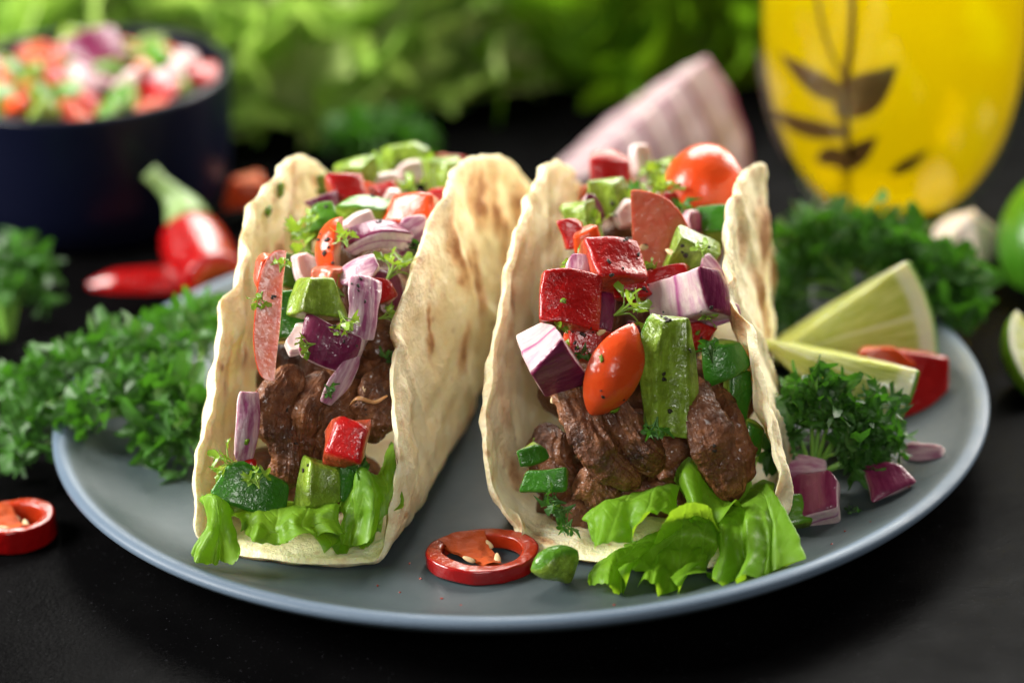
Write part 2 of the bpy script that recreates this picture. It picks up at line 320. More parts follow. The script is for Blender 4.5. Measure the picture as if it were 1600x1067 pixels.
# ------------------------------------------------------------------ the setting and the plate
U, V, F = rbox((150, 150, 3), .2, 4)
o = obj('table', mesh('table', V-np.array([0, 0, 1.5]), F, MT['table']), None, (0, 10, 0)); o['kind'] = 'structure'
PZ0 = .92                                        # height of the plate's floor
prof = [(0, .25), (7.0, .25), (7.2, 0.0), (7.7, 0.0), (7.9, .28), (9.8, .42), (11.4, .72), (12.3, 1.05), (12.75, 1.32), (12.98, 1.52),
        (13.03, 1.62), (13.0, 1.72), (12.88, 1.78), (12.72, 1.77), (12.5, 1.68), (12.15, 1.48), (11.6, 1.22), (11.0, 1.05), (10.2, .95), (9, PZ0), (8, PZ0), (6, PZ0), (3, PZ0), (0, PZ0)]
pr = np.asarray(prof, float)
pr = np.concatenate([pr[:4], crv(pr[4:], 70)])
V, F = lathe(pr, 220)
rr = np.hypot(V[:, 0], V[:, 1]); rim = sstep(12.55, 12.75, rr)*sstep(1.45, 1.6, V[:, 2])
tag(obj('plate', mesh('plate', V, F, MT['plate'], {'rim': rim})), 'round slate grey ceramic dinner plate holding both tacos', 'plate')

# ------------------------------------------------------------------ tortillas
def tortilla(name, label, O, yaw, R, b, left, right, seed, crease=(), toast=(), dropk=(1, 1), narrow=((1, 1, 1, 1), (1, 1, 1, 1))):
    rc = 1.0; th = .19; y = math.radians(yaw)
    ax = np.array([math.sin(y), math.cos(y), 0]); lt = np.array([math.cos(y), -math.sin(y), 0])
    nr, na = 110, 420
    rho = np.linspace(0, 1, nr)**.9; an = np.linspace(0, 2*np.pi, na, endpoint=False)
    rr, aa = np.meshgrid(rho, an, indexing='ij')
    edge_w = 1 + .012*pn1(an*3, seed)[None, :] + .007*pn1(an*9, seed+1)[None, :] + .004*pn1(an*26, seed+2)[None, :]
    u = R - R*rr*np.cos(aa)*edge_w; S = R*rr*np.sin(aa)*edge_w
    smax = np.sqrt(np.clip(R*R-(R-u)**2, 0, None)); smax = np.maximum(smax, np.abs(S))
    def zof(s):
        a = b-rc; s = np.abs(s)
        return np.where(s < a, 0, np.where(s < a+rc*np.pi/2, rc*(1-np.cos(np.clip((s-a)/rc, 0, np.pi/2))), rc+s-a-rc*np.pi/2))
    def vof(s):
        a = b-rc; s = np.abs(s)
        return np.where(s < a, s, np.where(s < a+rc*np.pi/2, a+rc*np.sin(np.clip((s-a)/rc, 0, np.pi/2)), b))
    z = zof(S); v = vof(S); h = np.maximum(zof(smax), .05); t = np.clip(z/np.maximum(h, .6), 0, 1)
    ve = np.where(S < 0, -np.interp(u, *zip(*left)), np.interp(u, *zip(*right)))
    bw = np.where(S < 0, b+0*u, b+0*u)
    v = v + (ve-b)*sstep(0, 1, t*1.0)*1.0*(z > 0) + .18*np.sin(np.pi*t)*(1-sstep(0, 3, np.abs(u-R)-R+3))
    z = z*1.0
    p3 = np.stack([u*.5, S*.5, 0*u+seed*3.1], -1)
    wr = .13*fbm(p3*.8, 2) + .03*pn(p3*3.2)
    crumple = sstep(.55, 1, rr)
    wr = wr + crumple*(.10*pn(np.stack([u*.9, S*.55, 0*u+seed], -1)) + .05*np.abs(pn(np.stack([u*2.2, S*1.1, 0*u+seed+5.], -1))))
    fold = pn(np.stack([u*.42+.10*S, S*.10, 0*u+seed*4.2], -1)); wr = wr - .14*np.exp(-(fold/.10)**2)*sstep(2.5, 5, np.abs(S)) + .05*pn(np.stack([u*3, S*1.6, 0*u+seed*1.7], -1))*crumple
    for (uc, ss, amp, wd) in crease:           # local dents pressed into a wall
        wr = wr + amp*np.exp(-((u-uc)/wd)**2)*np.exp(-((S-ss)/(wd*1.3))**2)
    drop = np.interp(u, [7, 9, 10.5, 12, 14, 17, 21], [0, .12, .45, 1.0, 1.8, 2.6, 3])
    drop = drop*np.where(S < 0, dropk[0], dropk[1])
    z = z - drop*t*t
    nar = np.where(S < 0, np.interp(u, [0, 5, 10, 21], narrow[0]), np.interp(u, [0, 5, 10, 21], narrow[1]))
    v = v*nar + (1-nar)*0 + np.where(t > 0, (1-nar)*(ve)*sstep(0, 1, t), 0)
    sg = np.sign(S)
    C = np.array([O[0], O[1], PZ0+.02])[None, None] + u[..., None]*ax + (sg*v)[..., None]*lt + z[..., None]*np.array([0, 0, 1.])
    N = gnormals(np.concatenate([C[:, -2:], C, C[:, :2]], 1))[:, 2:-2]
    up = np.array([0, 0, 1.0]); flat = np.abs(S) < b-rc
    # normal must point to the inside of the fold
    inside = np.where(flat[..., None], up, (-sg)[..., None]*lt + .2*up); N = N*np.sign((N*inside).sum(-1, keepdims=True)+1e-9)
    N[0] = up
    amt = wr*np.where(flat, .35, 1.0)
    C = C + N*(amt+np.where(flat, .05, 0))[..., None]
    er = np.clip((1-rr)*R/(th*.7), 0, 1); half = th/2*np.sqrt(np.clip(1-(1-er)**2, 0, 1))
    half = half*(1+.45*fbm(np.stack([u*1.3, S*1.3, 0*u+seed*9.], -1), 3))
    half = half*(1+.2*sstep(1.2, .2, (1-rr)*R)*(er > 0))
    A = (C+N*half[..., None]+N*th/2); B = (C-N*half[..., None]+N*th/2)
    V = np.concatenate([A.reshape(-1, 3), B.reshape(-1, 3)])
    F = gridF(nr, na, True); F2 = F[:, ::-1]+nr*na
    ed = sstep(.955, .995, rr).ravel()
    rng = np.random.default_rng(seed); tA = np.zeros_like(u); tB = np.zeros_like(u)
    uw = u+.30*pn(np.stack([u*1.1, S*1.1, 0*u+3.3], -1))+.12*pn(np.stack([u*3.3, S*3.3, 0*u+8.], -1)); Sw = S+.45*pn(np.stack([u*.9, S*.9, 0*u+6.1], -1))+.15*pn(np.stack([u*3, S*3, 0*u+1.], -1))
    for k in range(130):
        uu, ss = R+R*.97*rng.uniform(-1, 1), R*.97*rng.uniform(-1, 1); a_ = rng.uniform(.15, .55); b_ = a_*rng.uniform(.6, 1.9); g_ = rng.uniform(.35, .9)*np.exp(-((uw-uu)/a_)**2-((Sw-ss)/b_)**2)
        if k % 2: tA = np.maximum(tA, g_)
        else: tB = np.maximum(tB, g_)
    for (uu, ss, a_, b_, g0) in toast: tB = np.maximum(tB, g0*np.exp(-((uw-uu)/a_)**2-((Sw-ss)/b_)**2)*1.15)
    tt = np.concatenate([tA.ravel(), tB.ravel()])
    o = tag(obj(name, mesh(name, V-np.array([*O, 0]), [F, F2], MT['tortilla'], {'edge': np.concatenate([ed, ed]), 'toast': tt}), None, (*O, 0)), label, 'tortilla')
    return o
LT = dict(O=(-5.98, -8.25), yaw=13, R=10.1, b=2.8)
RT = dict(O=(2.62, -9.2), yaw=12, R=10.7, b=3.7)
tortilla('tortilla', 'cream wheat tortilla folded upright around the filling nearest the navy bowl', seed=1,
         left=[(.3, -2.9), (.63, -2.83), (1.0, -2.83), (1.5, -2.65), (2.3, -2.55), (3.5, -2.6), (4.05, -2.66), (4.4, -2.42), (5.5, -2.62), (6.9, -2.6), (8.8, -2.42), (10, -2.45), (14, -2.7), (20, -2.8)],
         right=[(.4, 2.5), (.85, 2.6), (1.41, 2.80), (2.4, 2.46), (2.96, 2.36), (3.67, 2.23), (4.5, 2.32), (6, 2.46), (7.7, 2.55), (9.9, 2.6), (11.5, 2.9), (14, 3.1), (17, 2.9), (20, 2.7)], dropk=(1, .62),
         toast=((7.6, 8.3, .45, 1.1, .9), (10.5, 8.8, .6, .8, .9), (9.2, 6.4, .5, 1.2, .8), (12.2, 6.8, .5, 1.3, .8), (11, 4.5, .7, .8, .8), (7, 5.5, .4, .8, .7), (13.8, 8, .6, .8, .8), (5.2, 6.8, .25, .7, .9)), crease=((7.5, 6.5, -.25, .9), (10.5, 5.5, -.2, 1.2), (4.2, -7.0, .15, .4), (3.2, 5.0, .2, .5)), **LT)
tortilla('tortilla', 'cream wheat tortilla with brown toasted patches folded wide beside the lime wedges', seed=4,
         left=[(.4, -3.3), (.8, -3.52), (1.5, -3.9), (2.2, -4.03), (3.05, -4.05), (4, -4.06), (5.2, -4.05), (6.1, -4.1), (7.3, -3.92), (8.7, -3.75), (10, -3.7), (14, -3.8), (20, -3.7)],
         right=[(.5, 3.2), (1.29, 3.52), (1.6, 3.6), (2.3, 3.45), (2.9, 3.2), (3.6, 2.73), (4.4, 2.18), (5.4, 1.85), (6.8, 1.68), (8.2, 1.65), (9.7, 1.8), (11, 2.1), (13, 1.7), (17, .9), (20, 1.0)], dropk=(1, .8), narrow=((1, 1, .95, .9), (1, .95, .62, .4)),
         toast=((10.5, 8.4, .7, 1.0, 1.0), (9.0, 6.6, .5, 1.4, 1.0), (12.4, 7.2, .7, 1.6, 1.0), (14, 6, .8, 1.2, .9), (7.4, 6.2, .35, .9, .9)), crease=((2.0, -5.5, .15, .4), (3.6, 6.5, .25, .5), (1.0, -3.6, .25, .5)), **RT)

# ------------------------------------------------------------------ food pieces
SEED = [100]
def rngn(): SEED[0] += 1; return np.random.default_rng(SEED[0])
def place(name, me, label, cat, c, R, group=None): return tag(obj(name, me, None, c, R), label, cat, group)
def g_slab(w, h, t, bendr, rng, n=12, r=.07, warpa=.05, lumps=.03, chop=3):
    U, V, F = rbox((w, h, t), r*rng.uniform(.7, 1.9), n); V = warp(U, V, rng, warpa*1.35)
    V[:, 0] *= 1+rng.uniform(-.22, .22)*V[:, 1]/(h/2)
    for _ in range(chop):
        nn = rng.normal(size=3)*np.array([1, 1, .5]); nn /= np.linalg.norm(nn); d = V @ nn; cut = d.max()*rng.uniform(.66, .92); V = V-np.clip(d-cut, 0, None)[:, None]*nn*.92
    V[:, 0] += rng.uniform(-.22, .22)*V[:, 1]; V[:, 1] += rng.uniform(-.18, .18)*V[:, 2]; V = V + lumps*1.5*np.stack([pn(V*1.6+rng.uniform(0, 99, 3)) for _ in range(3)], -1)
    if bendr: V = bend(V, bendr)
    return U, V, F
def slab_attrs(U): return {'skin': sstep(.55, .98, U[:, 2]), 'depth': (U[:, 2]+1)/2}
def screen(px, py, y, w, h): c = P(px, py, y); s = pxcm(c); return c, w/s, h/s
def slab(name, label, cat, mat, px, py, y, w, h, t=.55, roll=0, yaw=0, pitch=0, bendr=1.6, n=12, r=.07, group=None, warpa=.06, chop=3):
    c, W, H = screen(px, py, y, w, h); rng = rngn()
    U, V, F = g_slab(W, H, t, bendr*max(W, .6) if bendr else 0, rng, n, r, warpa, .03, chop); V -= V.mean(0)
    R = FACE @ rz(roll) @ ry(yaw) @ rx(pitch)
    return place(name, mesh(name, V, F, MT[mat], slab_attrs(U)), label, cat, c, R, group)
def lune_mesh(name, r, al, k, mat, rng, n=16, zlo=0.0, pt=1.0, rough=.03):
    U, V, F = rbox((2, 2, 2), .10, n)
    q = V; ph = q[:, 0]*math.radians(al); la = q[:, 1]*math.radians(86); rho = zlo+(1-zlo)*(q[:, 2]+1)/2
    cl = np.cos(la)**pt
    X = np.stack([rho*r*np.sin(ph)*cl, k*r*np.sin(la), rho*r*np.cos(ph)*cl], -1)
    X = X + rough*np.stack([pn(X*1.2+rng.uniform(0, 99, 3)) for _ in range(3)], -1)
    # rad: how near the outer skin, seen on the cut faces
    rad = np.sqrt((rho*np.cos(la))**2 + np.sin(la)**2); sk = sstep(.90, .99, U[:, 2]); rad = np.maximum(np.minimum(rad, .94), .9+.1*sk)*(U[:, 2] > .9) + np.minimum(rad, .94)*(U[:, 2] <= .9)
    ang = np.arctan2(np.sin(la), rho*np.cos(la)+1e-4)/math.radians(36)
    return mesh(name, X, F, MT[mat], {'rad': rad, 'skin': sk, 'ang': ang, 'depth': rho}), X
def lune(name, label, cat, mat, px, py, y, ln, al=38, k=1.35, roll=0, yaw=0, pitch=0, zlo=0.0, n=16, group=None, rough=.03, pt=1.0):
    c = P(px, py, y); r = ln/pxcm(c)/2/k; me, X = lune_mesh(name, r, al, k, mat, rngn(), n, zlo, pt, rough)
    R = FACE @ rz(roll) @ ry(yaw) @ rx(pitch); return place(name, me, label, cat, c-R @ X.mean(0), R, group)
def sector(name, label, cat, mat, px, py, y, rpx, a0, a1, depth, yaw=0, pitch=0, bulge=.6, seg=20, n=24, rough=.02):
    c = P(px, py, y); Rr = rpx/pxcm(c); U, V, F = rbox((2, 2, 2), .06, n); rng = rngn()
    rho = (V[:, 0]+1)/2; ph = np.radians((a0+a1)/2+(a1-a0)/2*V[:, 2]); zz = (V[:, 1]-1)/2        # zz 0 front .. -1 back
    rb = Rr*(1-bulge*zz**2)*(.04+.96*rho)
    X = np.stack([rb*np.cos(ph), rb*np.sin(ph), zz*depth+.22*np.sin(np.pi*rho)*(U[:, 1] > .9)*(1-V[:, 2]**2)], -1); X = X+rough*np.stack([pn(X*1.1+rng.uniform(0, 99, 3)) for _ in range(3)], -1)
    return place(name, mesh(name, X, F, MT[mat], {'rad': np.minimum(rho, .94)+.06*(U[:, 0] > .97), 'ang': np.degrees(ph)/seg+zz*1.2+.15}), label, cat, c, FACE @ ry(yaw) @ rx(pitch))
def beef(name, label, pts, wd, th=.75, group=None, n=110, m=64):
    Q = np.array([P(*p) for p in pts]); c0 = Q.mean(0); rng = rngn(); s = pxcm(c0); rad = wd/s/2
    c = crv(Q-c0, n); T = np.gradient(c, axis=0); T /= np.linalg.norm(T, axis=1)[:, None]
    x = np.cross(T, -_f); x /= np.linalg.norm(x, axis=1)[:, None]+1e-9; z = np.cross(x, T)
    tt = np.linspace(0, 1, n); sd = rng.uniform(0, 50); pf = np.clip(1-np.abs(2*tt-1)**3.2, 0, 1)**.6*(1+.30*pn1(tt*3.2, sd)+.12*pn1(tt*9, sd+3))
    a = np.linspace(0, 2*np.pi, m, endpoint=False); ca = np.sign(np.cos(a))*np.abs(np.cos(a))**.75; sa = np.sign(np.sin(a))*np.abs(np.sin(a))**.6
    tw = 1.1*pn1(tt*1.6, sd+7)                                  # the strip twists along its length
    x, z = np.cos(tw)[:, None]*x+np.sin(tw)[:, None]*z, -np.sin(tw)[:, None]*x+np.cos(tw)[:, None]*z
    D = ca[None, :, None]*x[:, None]+th*sa[None, :, None]*z[:, None]; B = c[:, None]+rad*pf[:, None, None]*D
    q = B+rng.uniform(0, 90, 3); ll = np.linalg.norm(np.ptp(c, axis=0))
    al = tt[:, None]*ll; fib = np.stack([al*.28+0*a, np.broadcast_to(np.cos(a)*3.6, (n, m))+al*.25, np.broadcast_to(np.sin(a)*3.6, (n, m))], -1)+rng.uniform(0, 50)
    dsp = .18*fbm(q*.8, 2) - .20*np.abs(pn(q*1.25)) + .06*fbm(q*3.6, 3, .6) - .24*np.abs(pn(fib)) - .12*np.abs(pn(fib*2.3))
    dsp = dsp + .10
    B = B + D*(dsp*np.clip(pf, .25, 1)[:, None])[..., None]*np.clip(rad/.7, .5, 1.2)
    F = [gridF(n, m, True)[:, ::-1], np.arange(m)[None, ::-1], (np.arange(m)+(n-1)*m)[None, :]]
    return place(name, mesh(name, B.reshape(-1, 3), F, MT['beef']), label, 'beef', c0, np.eye(3), group)

# ruffled leaf: a fan whose rim is longer than it needs to be
def g_leaf(L, A, ks, amp, rng, curl=0, nu=44, nv=150, wx=1.0, jag=.05, side=.5, power=2.2, cup=0):
    rho = np.linspace(.03, 1, nu)[:, None]; th = np.linspace(-A, A, nv)[None, :]
    r2 = rho*(1+jag*pn1(th*7, rng.uniform(0, 99))+.5*jag*pn1(th*19, rng.uniform(0, 99))+.1*pn1(th*2.2, rng.uniform(0, 99)))
    ph = rng.uniform(0, 6.3); wob = 1.1*pn1(th*1.7, rng.uniform(0, 99)); am = 1+.55*pn1(th*2.3, rng.uniform(0, 99))
    z = 0*r2*th; dx = 0*z
    for i, k in enumerate(ks):
        w_ = rho**(power+1.1*i); a_ = amp*L*am/(1+1.3*i); arg = k*th+ph+wob*(1+i*1.5)+1.7*i
        z = z + a_*w_*np.sin(arg); dx = dx + side*a_*w_*np.sin(2*arg+.6)
    X = r2*L*np.sin(th)*wx; Y = r2*L*np.cos(th)
    X = X+dx*np.cos(th); Y = Y-dx*np.sin(th)
    z = z + cup*L*(X/L)**2 + .03*L*fbm(np.stack([X/L*3, Y/L*3, 0*X+rng.uniform(0, 99)], -1), 3)*rho
    if curl:
        a = curl*Y/L; s_ = L/curl; Y, z = (s_-z)*np.sin(a)*1.0, s_-(s_-z)*np.cos(a)
    G = np.stack([X, Y, z], -1); return G, gridF(nu, nv), np.broadcast_to(sstep(.1, .75, rho), (nu, nv)).ravel()
def leaf_obj(name, mat, parent, loc, rot, *a, **k):
    G, F, e = g_leaf(*a, **k); return obj(name, mesh(name, G.reshape(-1, 3), F, MT[mat], {'edge': e}), parent, loc, rot)

def loft(parent, rows, rng, mat='lettuce', nu=64, nv=150, ruf=.10, k=4, name='blade'):
    base = np.array(parent.location)/CM
    R_ = [crv(np.array([P(*q) for q in row])-base, nv) for row in rows]; R_ = np.array(R_); G = np.stack([crv(R_[:, j], nu) for j in range(nv)], 1)
    N = gnormals(G); s_ = np.linspace(0, 1, nu)[:, None]; t_ = np.linspace(0, 1, nv)[None, :]; ph = rng.uniform(0, 6)
    fr = lambda x: x-np.floor(x)
    tv = t_*3.5+.12*np.sin(5*s_+ph)+.08*pn1(t_*6, 3); q_ = np.abs(fr(tv)-.5); vein = np.maximum(np.exp(-(q_/.045)**2), .7*np.exp(-((fr(s_*6+q_*2.2)-.5)/.07)**2))*(1-.5*s_)
    ruf *= 2.6; d = -.025*vein + .22*sstep(.72, 1, s_) + ruf*s_**2*np.sin(2*np.pi*k*(t_+.06*pn1(t_*4, rng.uniform(0, 9)))+ph)*(1+.6*pn1(t_*3, rng.uniform(0, 9))) + .22*ruf*s_**3*np.sin(2*np.pi*3.1*k*t_+ph*2) - .30*(2*t_-1)**8*s_ + .12*fbm(G*.9+rng.uniform(0, 99), 3, .55)
    G = G+N*d[..., None]; J_ = np.gradient(G, axis=0); J_ /= np.linalg.norm(J_, axis=-1, keepdims=True)+1e-9
    G = G + J_*(s_**4*(.10*pn1(t_*9, rng.uniform(0, 99))+.05*pn1(t_*24, rng.uniform(0, 99))))[..., None]
    return obj(name, mesh(name, G.reshape(-1, 3), gridF(nu, nv), MT[mat], {'edge': np.clip(np.broadcast_to(sstep(-.3, .7, s_), (nu, nv)) - .8*vein, 0, 1).ravel()}), parent)
# parsley
def leaflet(rng, size, nt=15, nr=5, curl=.6):
    th = np.linspace(-1.35, 1.35, nt)[None, :]; rho = np.linspace(0.04, 1, nr)[:, None]
    lob = .34+.66*np.abs(np.cos(2.33*th))**.8*(1-.14*np.abs(th)); lob = lob*(1+.16*rng.normal(size=(1, nt)))
    r = rho*(1-(1-lob)*rho**1.5)*size; X = r*np.sin(th); Y = r*np.cos(th)
    Z = curl*(X*X*.9+Y*Y*rng.uniform(-.7, .7))/size+.24*r*np.sin(4.7*th+rng.uniform(0, 6))*rho
    return np.stack([X, Y, Z], -1).reshape(-1, 3), gridF(nr, nt), np.repeat(rho.ravel(), nt)
def frond_mesh(name, mat, rad, n, size, rng, dome=1.15, stalk=.9, fine=1):
    J = Join(); ga = 2.39996
    for i in range(n):
        pol = dome*math.sqrt((i+.5)/n); az = ga*i+rng.uniform(-.4, .4); d = np.array([math.sin(pol)*math.cos(az), math.cos(pol)*.8, math.sin(pol)*math.sin(az)])
        pos = np.array([0, stalk*.45, 0])+d*rad*rng.uniform(.45, 1.0); dr = d+rng.normal(size=3)*.35
        R = frame_from(dr, rng.normal(size=3)*.6+np.array([0, .8, .3])); V, F, e = leaflet(rng, size*rng.uniform(.7, 1.2), curl=rng.uniform(.3, 1.0), nt=15 if fine else 9)
        J.add(pos+V @ R.T, F, edge=e)
        Vt, Ft = tube([(0, 0, 0), tuple(pos*np.array([.35, .75, .35])), tuple(pos)], (.035*rad+.01, .018), 5, 4, caps=False); J.add(Vt, Ft, edge=0)
    return J.mesh(name, MT[mat])
FR = [frond_mesh('leaf', 'parsley', .95, 11, .80, np.random.default_rng(20+i)) for i in range(4)]
FL = [frond_mesh('leaf', 'light_parsley', .55, 7, .42, np.random.default_rng(40+i), stalk=.7) for i in range(3)]
FG = [frond_mesh('leaf', 'parsley', .5, 7, .40, np.random.default_rng(50+i), stalk=.6) for i in range(3)]
def sprig(label, base, tips, rng, size=1.0, extra=2, mats=FR, cat='parsley', group=None, up=.5, stem_r=.07):
    base = np.asarray(base, float); t = thing('parsley_sprig', label, cat, base, None, group)
    J = Join()
    for tp in tips:
        tp = np.asarray(tp, float)-base; mid = tp*.5+np.array([0, 0, .12*np.linalg.norm(tp)])+rng.normal(size=3)*.1
        V, F = tube([(0, 0, 0), mid, tp], (stem_r, stem_r*.6), 12, 7); J.add(V, F)
        for k in range(1+extra):
            d = tp-mid; d = d/np.linalg.norm(d)+rng.normal(size=3)*(.25 if k == 0 else .75)+np.array([0, 0, up])
            q = tp if k == 0 else tp*rng.uniform(.62, 1)+rng.normal(size=3)*.25*size
            obj('leaf', mats[rng.integers(len(mats))], t, q-.3*d/np.linalg.norm(d), frame_from(d, rng.normal(size=3)), size*rng.uniform(.8, 1.15))
    obj('stem', J.mesh('stem', MT['stem']), t)
    return t
def herb(label, px, py, y, size=1.0, roll=0, light=True, k=0, pitch=0, group=None):
    c = P(px, py, y); R = FACE @ rz(roll) @ rx(pitch)
    return tag(obj('parsley_leaf', (FL if light else FG)[k % 3], None, c-R @ np.array([0, .5*size, 0]), R, size), label, 'parsley', group)

def g_seed(rng, l=.32, w=.16):
    U, V, F = rbox((2, 2, 2), .9, 6); V = V/np.linalg.norm(V, axis=1)[:, None]; V = V*np.array([w/2*1, l/2, w/3]); V[:, 0] *= 1-.35*V[:, 1]/(l/2); return V, F
def seed(label, px, py, y, roll=0, l=.34, group=None, parent=None):
    V, F = g_seed(rngn(), l, l*.5); me = mesh('seed', V, F, MT['seed']); c = P(px, py, y); R = FACE @ rz(roll) @ rx(-35)
    return tag(obj('seed', me, None, c, R), label, 'seed', group)

# ================= the left taco's filling
GP, PGP, RP, TM, ON, PON = 'green_pepper', 'pale_green_pepper', 'red_pepper', 'tomato', 'onion', 'pale_onion'
def gp(*a, **k): return slab('green_pepper_piece', a[0], 'green pepper', GP, *a[1:], **k)
def pgp(*a, **k): return slab('green_pepper_piece', a[0], 'green pepper', PGP, *a[1:], **k)
def rp(*a, **k): return slab('red_pepper_piece', a[0], 'red pepper', RP, *a[1:], **k)
def on(*a, **k): return slab('red_onion_piece', a[0], 'onion', ON, *a[1:], **k)
def pon(label, px, py, y, w, h, t=.4, roll=0, yaw=0, pitch=0, n=14, group=None, **k):      # a curved, tapering slip of one onion layer
    c, W, H = screen(px, py, y, w, h); rng = rngn(); W *= 1.1; H *= 1.12
    if W > H: W, H, roll = H, W, roll+90
    t = min(t, .16+.16*W); U, V, F = rbox((W, H, t), .05, n); q = V[:, 1]/(H/2)
    V[:, 0] = V[:, 0]*(1-rng.uniform(.15, .5)*np.clip(q, -1, 1)**2)*(1+rng.uniform(-.25, .25)*q)+rng.uniform(-.15, .15)*W*q**2
    nn = np.array([rng.normal(), rng.normal(), 0]); nn /= np.linalg.norm(nn); d = V @ nn; V = V-np.clip(d-d.max()*rng.uniform(.6, .85), 0, None)[:, None]*nn
    V = bend(V, max(W, .5)*rng.uniform(.8, 1.3)); V = bend(V[:, [1, 0, 2]], H*rng.uniform(.9, 1.8))[:, [1, 0, 2]]
    V = V + .035*np.stack([pn(V*2.2+rng.uniform(0, 99, 3)) for _ in range(3)], -1); V -= V.mean(0)
    if rng.random() < .5: yaw += 180
    return place('red_onion_piece', mesh('red_onion_piece', V, F, MT[PON], slab_attrs(U)), label, 'onion', c, FACE @ rz(roll) @ ry(yaw) @ rx(pitch), group)
def tmp(*a, **k): return slab('tomato_piece', a[0], 'tomato', TM, *a[1:], **k)
def tml(*a, **k): return lune('tomato_wedge', a[0], 'tomato', TM, *a[1:], **k)

# beef
beef('beef_strip', 'browned beef strip standing beside the pale onion sliver in the left taco', [(465, 570, -5.4), (432, 635, -6.1), (445, 700, -6.5), (450, 765, -6.6)], 66)
beef('beef_strip', 'folded beef strip in the centre of the left taco', [(500, 580, -5.2), (478, 640, -6.0), (470, 690, -6.2), (478, 740, -6.2)], 56)
beef('beef_strip', 'browned beef strip slanting down behind the red pepper piece in the left taco', [(575, 600, -4.8), (535, 640, -5.6), (505, 700, -6.1), (500, 770, -6.3)], 70)
beef('beef_strip', 'browned beef strip with a golden fat rim against the right wall of the left taco', [(628, 580, -4.6), (590, 625, -5.7), (575, 690, -5.7)], 76)
beef('beef_strip', 'dark beef strip in shade under the purple onion of the left taco', [(500, 560, -4.4), (560, 545, -4.2), (625, 520, -3.9)], 95)
V, F = tube([P(548, 632, -6.35), P(560, 622, -6.5), P(585, 628, -6.45), P(605, 618, -6.3)], (.05, .1, .09, .04), 20, 8, .5)
tag(obj('fat_rim', mesh('fat_rim', V, F, MT['fat'])), 'thin golden rim of fat on beef in the left taco', 'fat')
beef('beef_strip', 'beef strip buried low in the left taco behind the front pepper pieces', [(380, 720, -5.2), (450, 760, -5.0), (600, 740, -4.8)], 110, n=50, m=32)
beef('beef_strip', 'beef strip buried at mid height in the left taco behind the tomato strip', [(400, 600, -3.6), (480, 600, -3.2), (620, 640, -3.2)], 120, n=50, m=32)
for q in range(5):
    beef('beef_strip', 'buried beef strip deep inside the left taco', [(470+12*q, 500-30*q, -2.5+2.2*q), (560+12*q, 490-30*q, -2.0+2.2*q), (640+12*q, 480-30*q, -2.4+2.2*q)], 150, n=40, m=24, group='beef buried in the left taco')
# vegetables
lune('tomato_strip', 'long upright salmon tomato strip leaning on the left wall of the left taco', 'tomato', TM, 428, 492, -6.1, 205, al=13, k=2.5, roll=-5, yaw=-100, pitch=0, n=20, pt=.55)
gp('dark green pepper cube behind the tomato strip in the left taco', 458, 492, -4.7, 60, 75, roll=8, yaw=20, pitch=-10)
pgp('translucent green pepper block in the middle of the left taco', 500, 466, -5.0, 72, 62, .8, roll=-4, yaw=-160, pitch=15)
pon('tall white onion stick with pink edge above the purple leaf', 567, 482, -5.2, 48, 88, .4, roll=-8, yaw=20, pitch=-12)
on('glossy purple onion skin piece in the middle of the left taco', 520, 542, -5.7, 92, 62, .45, roll=-22, yaw=0, pitch=8, bendr=1.1)
pon('white onion stick hanging from the purple onion over the beef', 530, 590, -6.0, 34, 80, .35, roll=-28, yaw=25)
pon('small lilac onion bit left of the purple onion in the left taco', 470, 528, -5.4, 50, 45, .4, roll=30, yaw=20)
on('dark purple onion bit against the right wall of the left taco', 607, 452, -3.6, 50, 70, .4, roll=10, yaw=30)
tml('curved tomato wedge with pepper specks in the upper left taco', 527, 392, -3.0, 110, roll=12, yaw=-50, pitch=-20, al=40)
on('lilac onion slice lying across the upper left taco', 585, 372, -2.6, 88, 46, .5, roll=12, yaw=10, pitch=-55, bendr=1.0)
pon('pink onion slice on top of the tomato wedge in the left taco', 560, 352, -2.0, 62, 34, .4, roll=25, yaw=0, pitch=-40, bendr=1.0)
pon('white onion cube in the centre of the left taco', 563, 424, -4.1, 60, 40, .6, roll=18, yaw=25, pitch=-20)
tmp('orange tomato cube beside the right rim of the left taco', 648, 333, -1.2, 66, 58, .8, roll=-4, yaw=-25, pitch=-10)
pon('lilac onion piece in front of the orange tomato cube', 648, 368, -2.0, 62, 55, .45, roll=40, yaw=-15, pitch=-20)
pgp('green pepper square in the upper middle of the left taco', 570, 330, -.8, 78, 44, .5, roll=-5, yaw=0, pitch=-55)
pgp('green pepper square left of the lilac onion in the left taco', 505, 345, -.8, 55, 45, .5, roll=15, yaw=-10, pitch=-30)
rp('red pepper cube near the left rim of the left taco', 540, 303, 1.0, 48, 42, .7, roll=6, yaw=25, pitch=-20)
pgp('rounded green pepper chunk at the back left of the left taco', 557, 274, 2.8, 66, 44, .8, roll=10, pitch=-35, yaw=160, bendr=.9)
pgp('bright lime green pepper arc on top of the left taco', 632, 246, 4.6, 92, 42, .45, roll=12, pitch=-15, yaw=165, bendr=.8)
pgp('green pepper chunk touching the right rim at the back of the left taco', 690, 278, 3.2, 50, 56, .7, roll=0, yaw=165, pitch=-10, bendr=.9)
rp('red pepper bit at the back right of the left taco', 707, 260, 4.6, 45, 34, .6, roll=-10, yaw=-20)
pon('pale pink onion bit at the back of the left taco', 648, 268, 3.8, 52, 30, .5, roll=10, pitch=-20)
rp('small red pepper bit in the middle back of the left taco', 606, 300, 1.6, 46, 26, .5, roll=5, pitch=-20)
pon('white onion bit beside the small red pepper in the left taco', 612, 318, .6, 30, 40, .4, roll=-5)
rp('small red pepper bit behind the orange tomato cube', 690, 312, 1.2, 40, 36, .6)
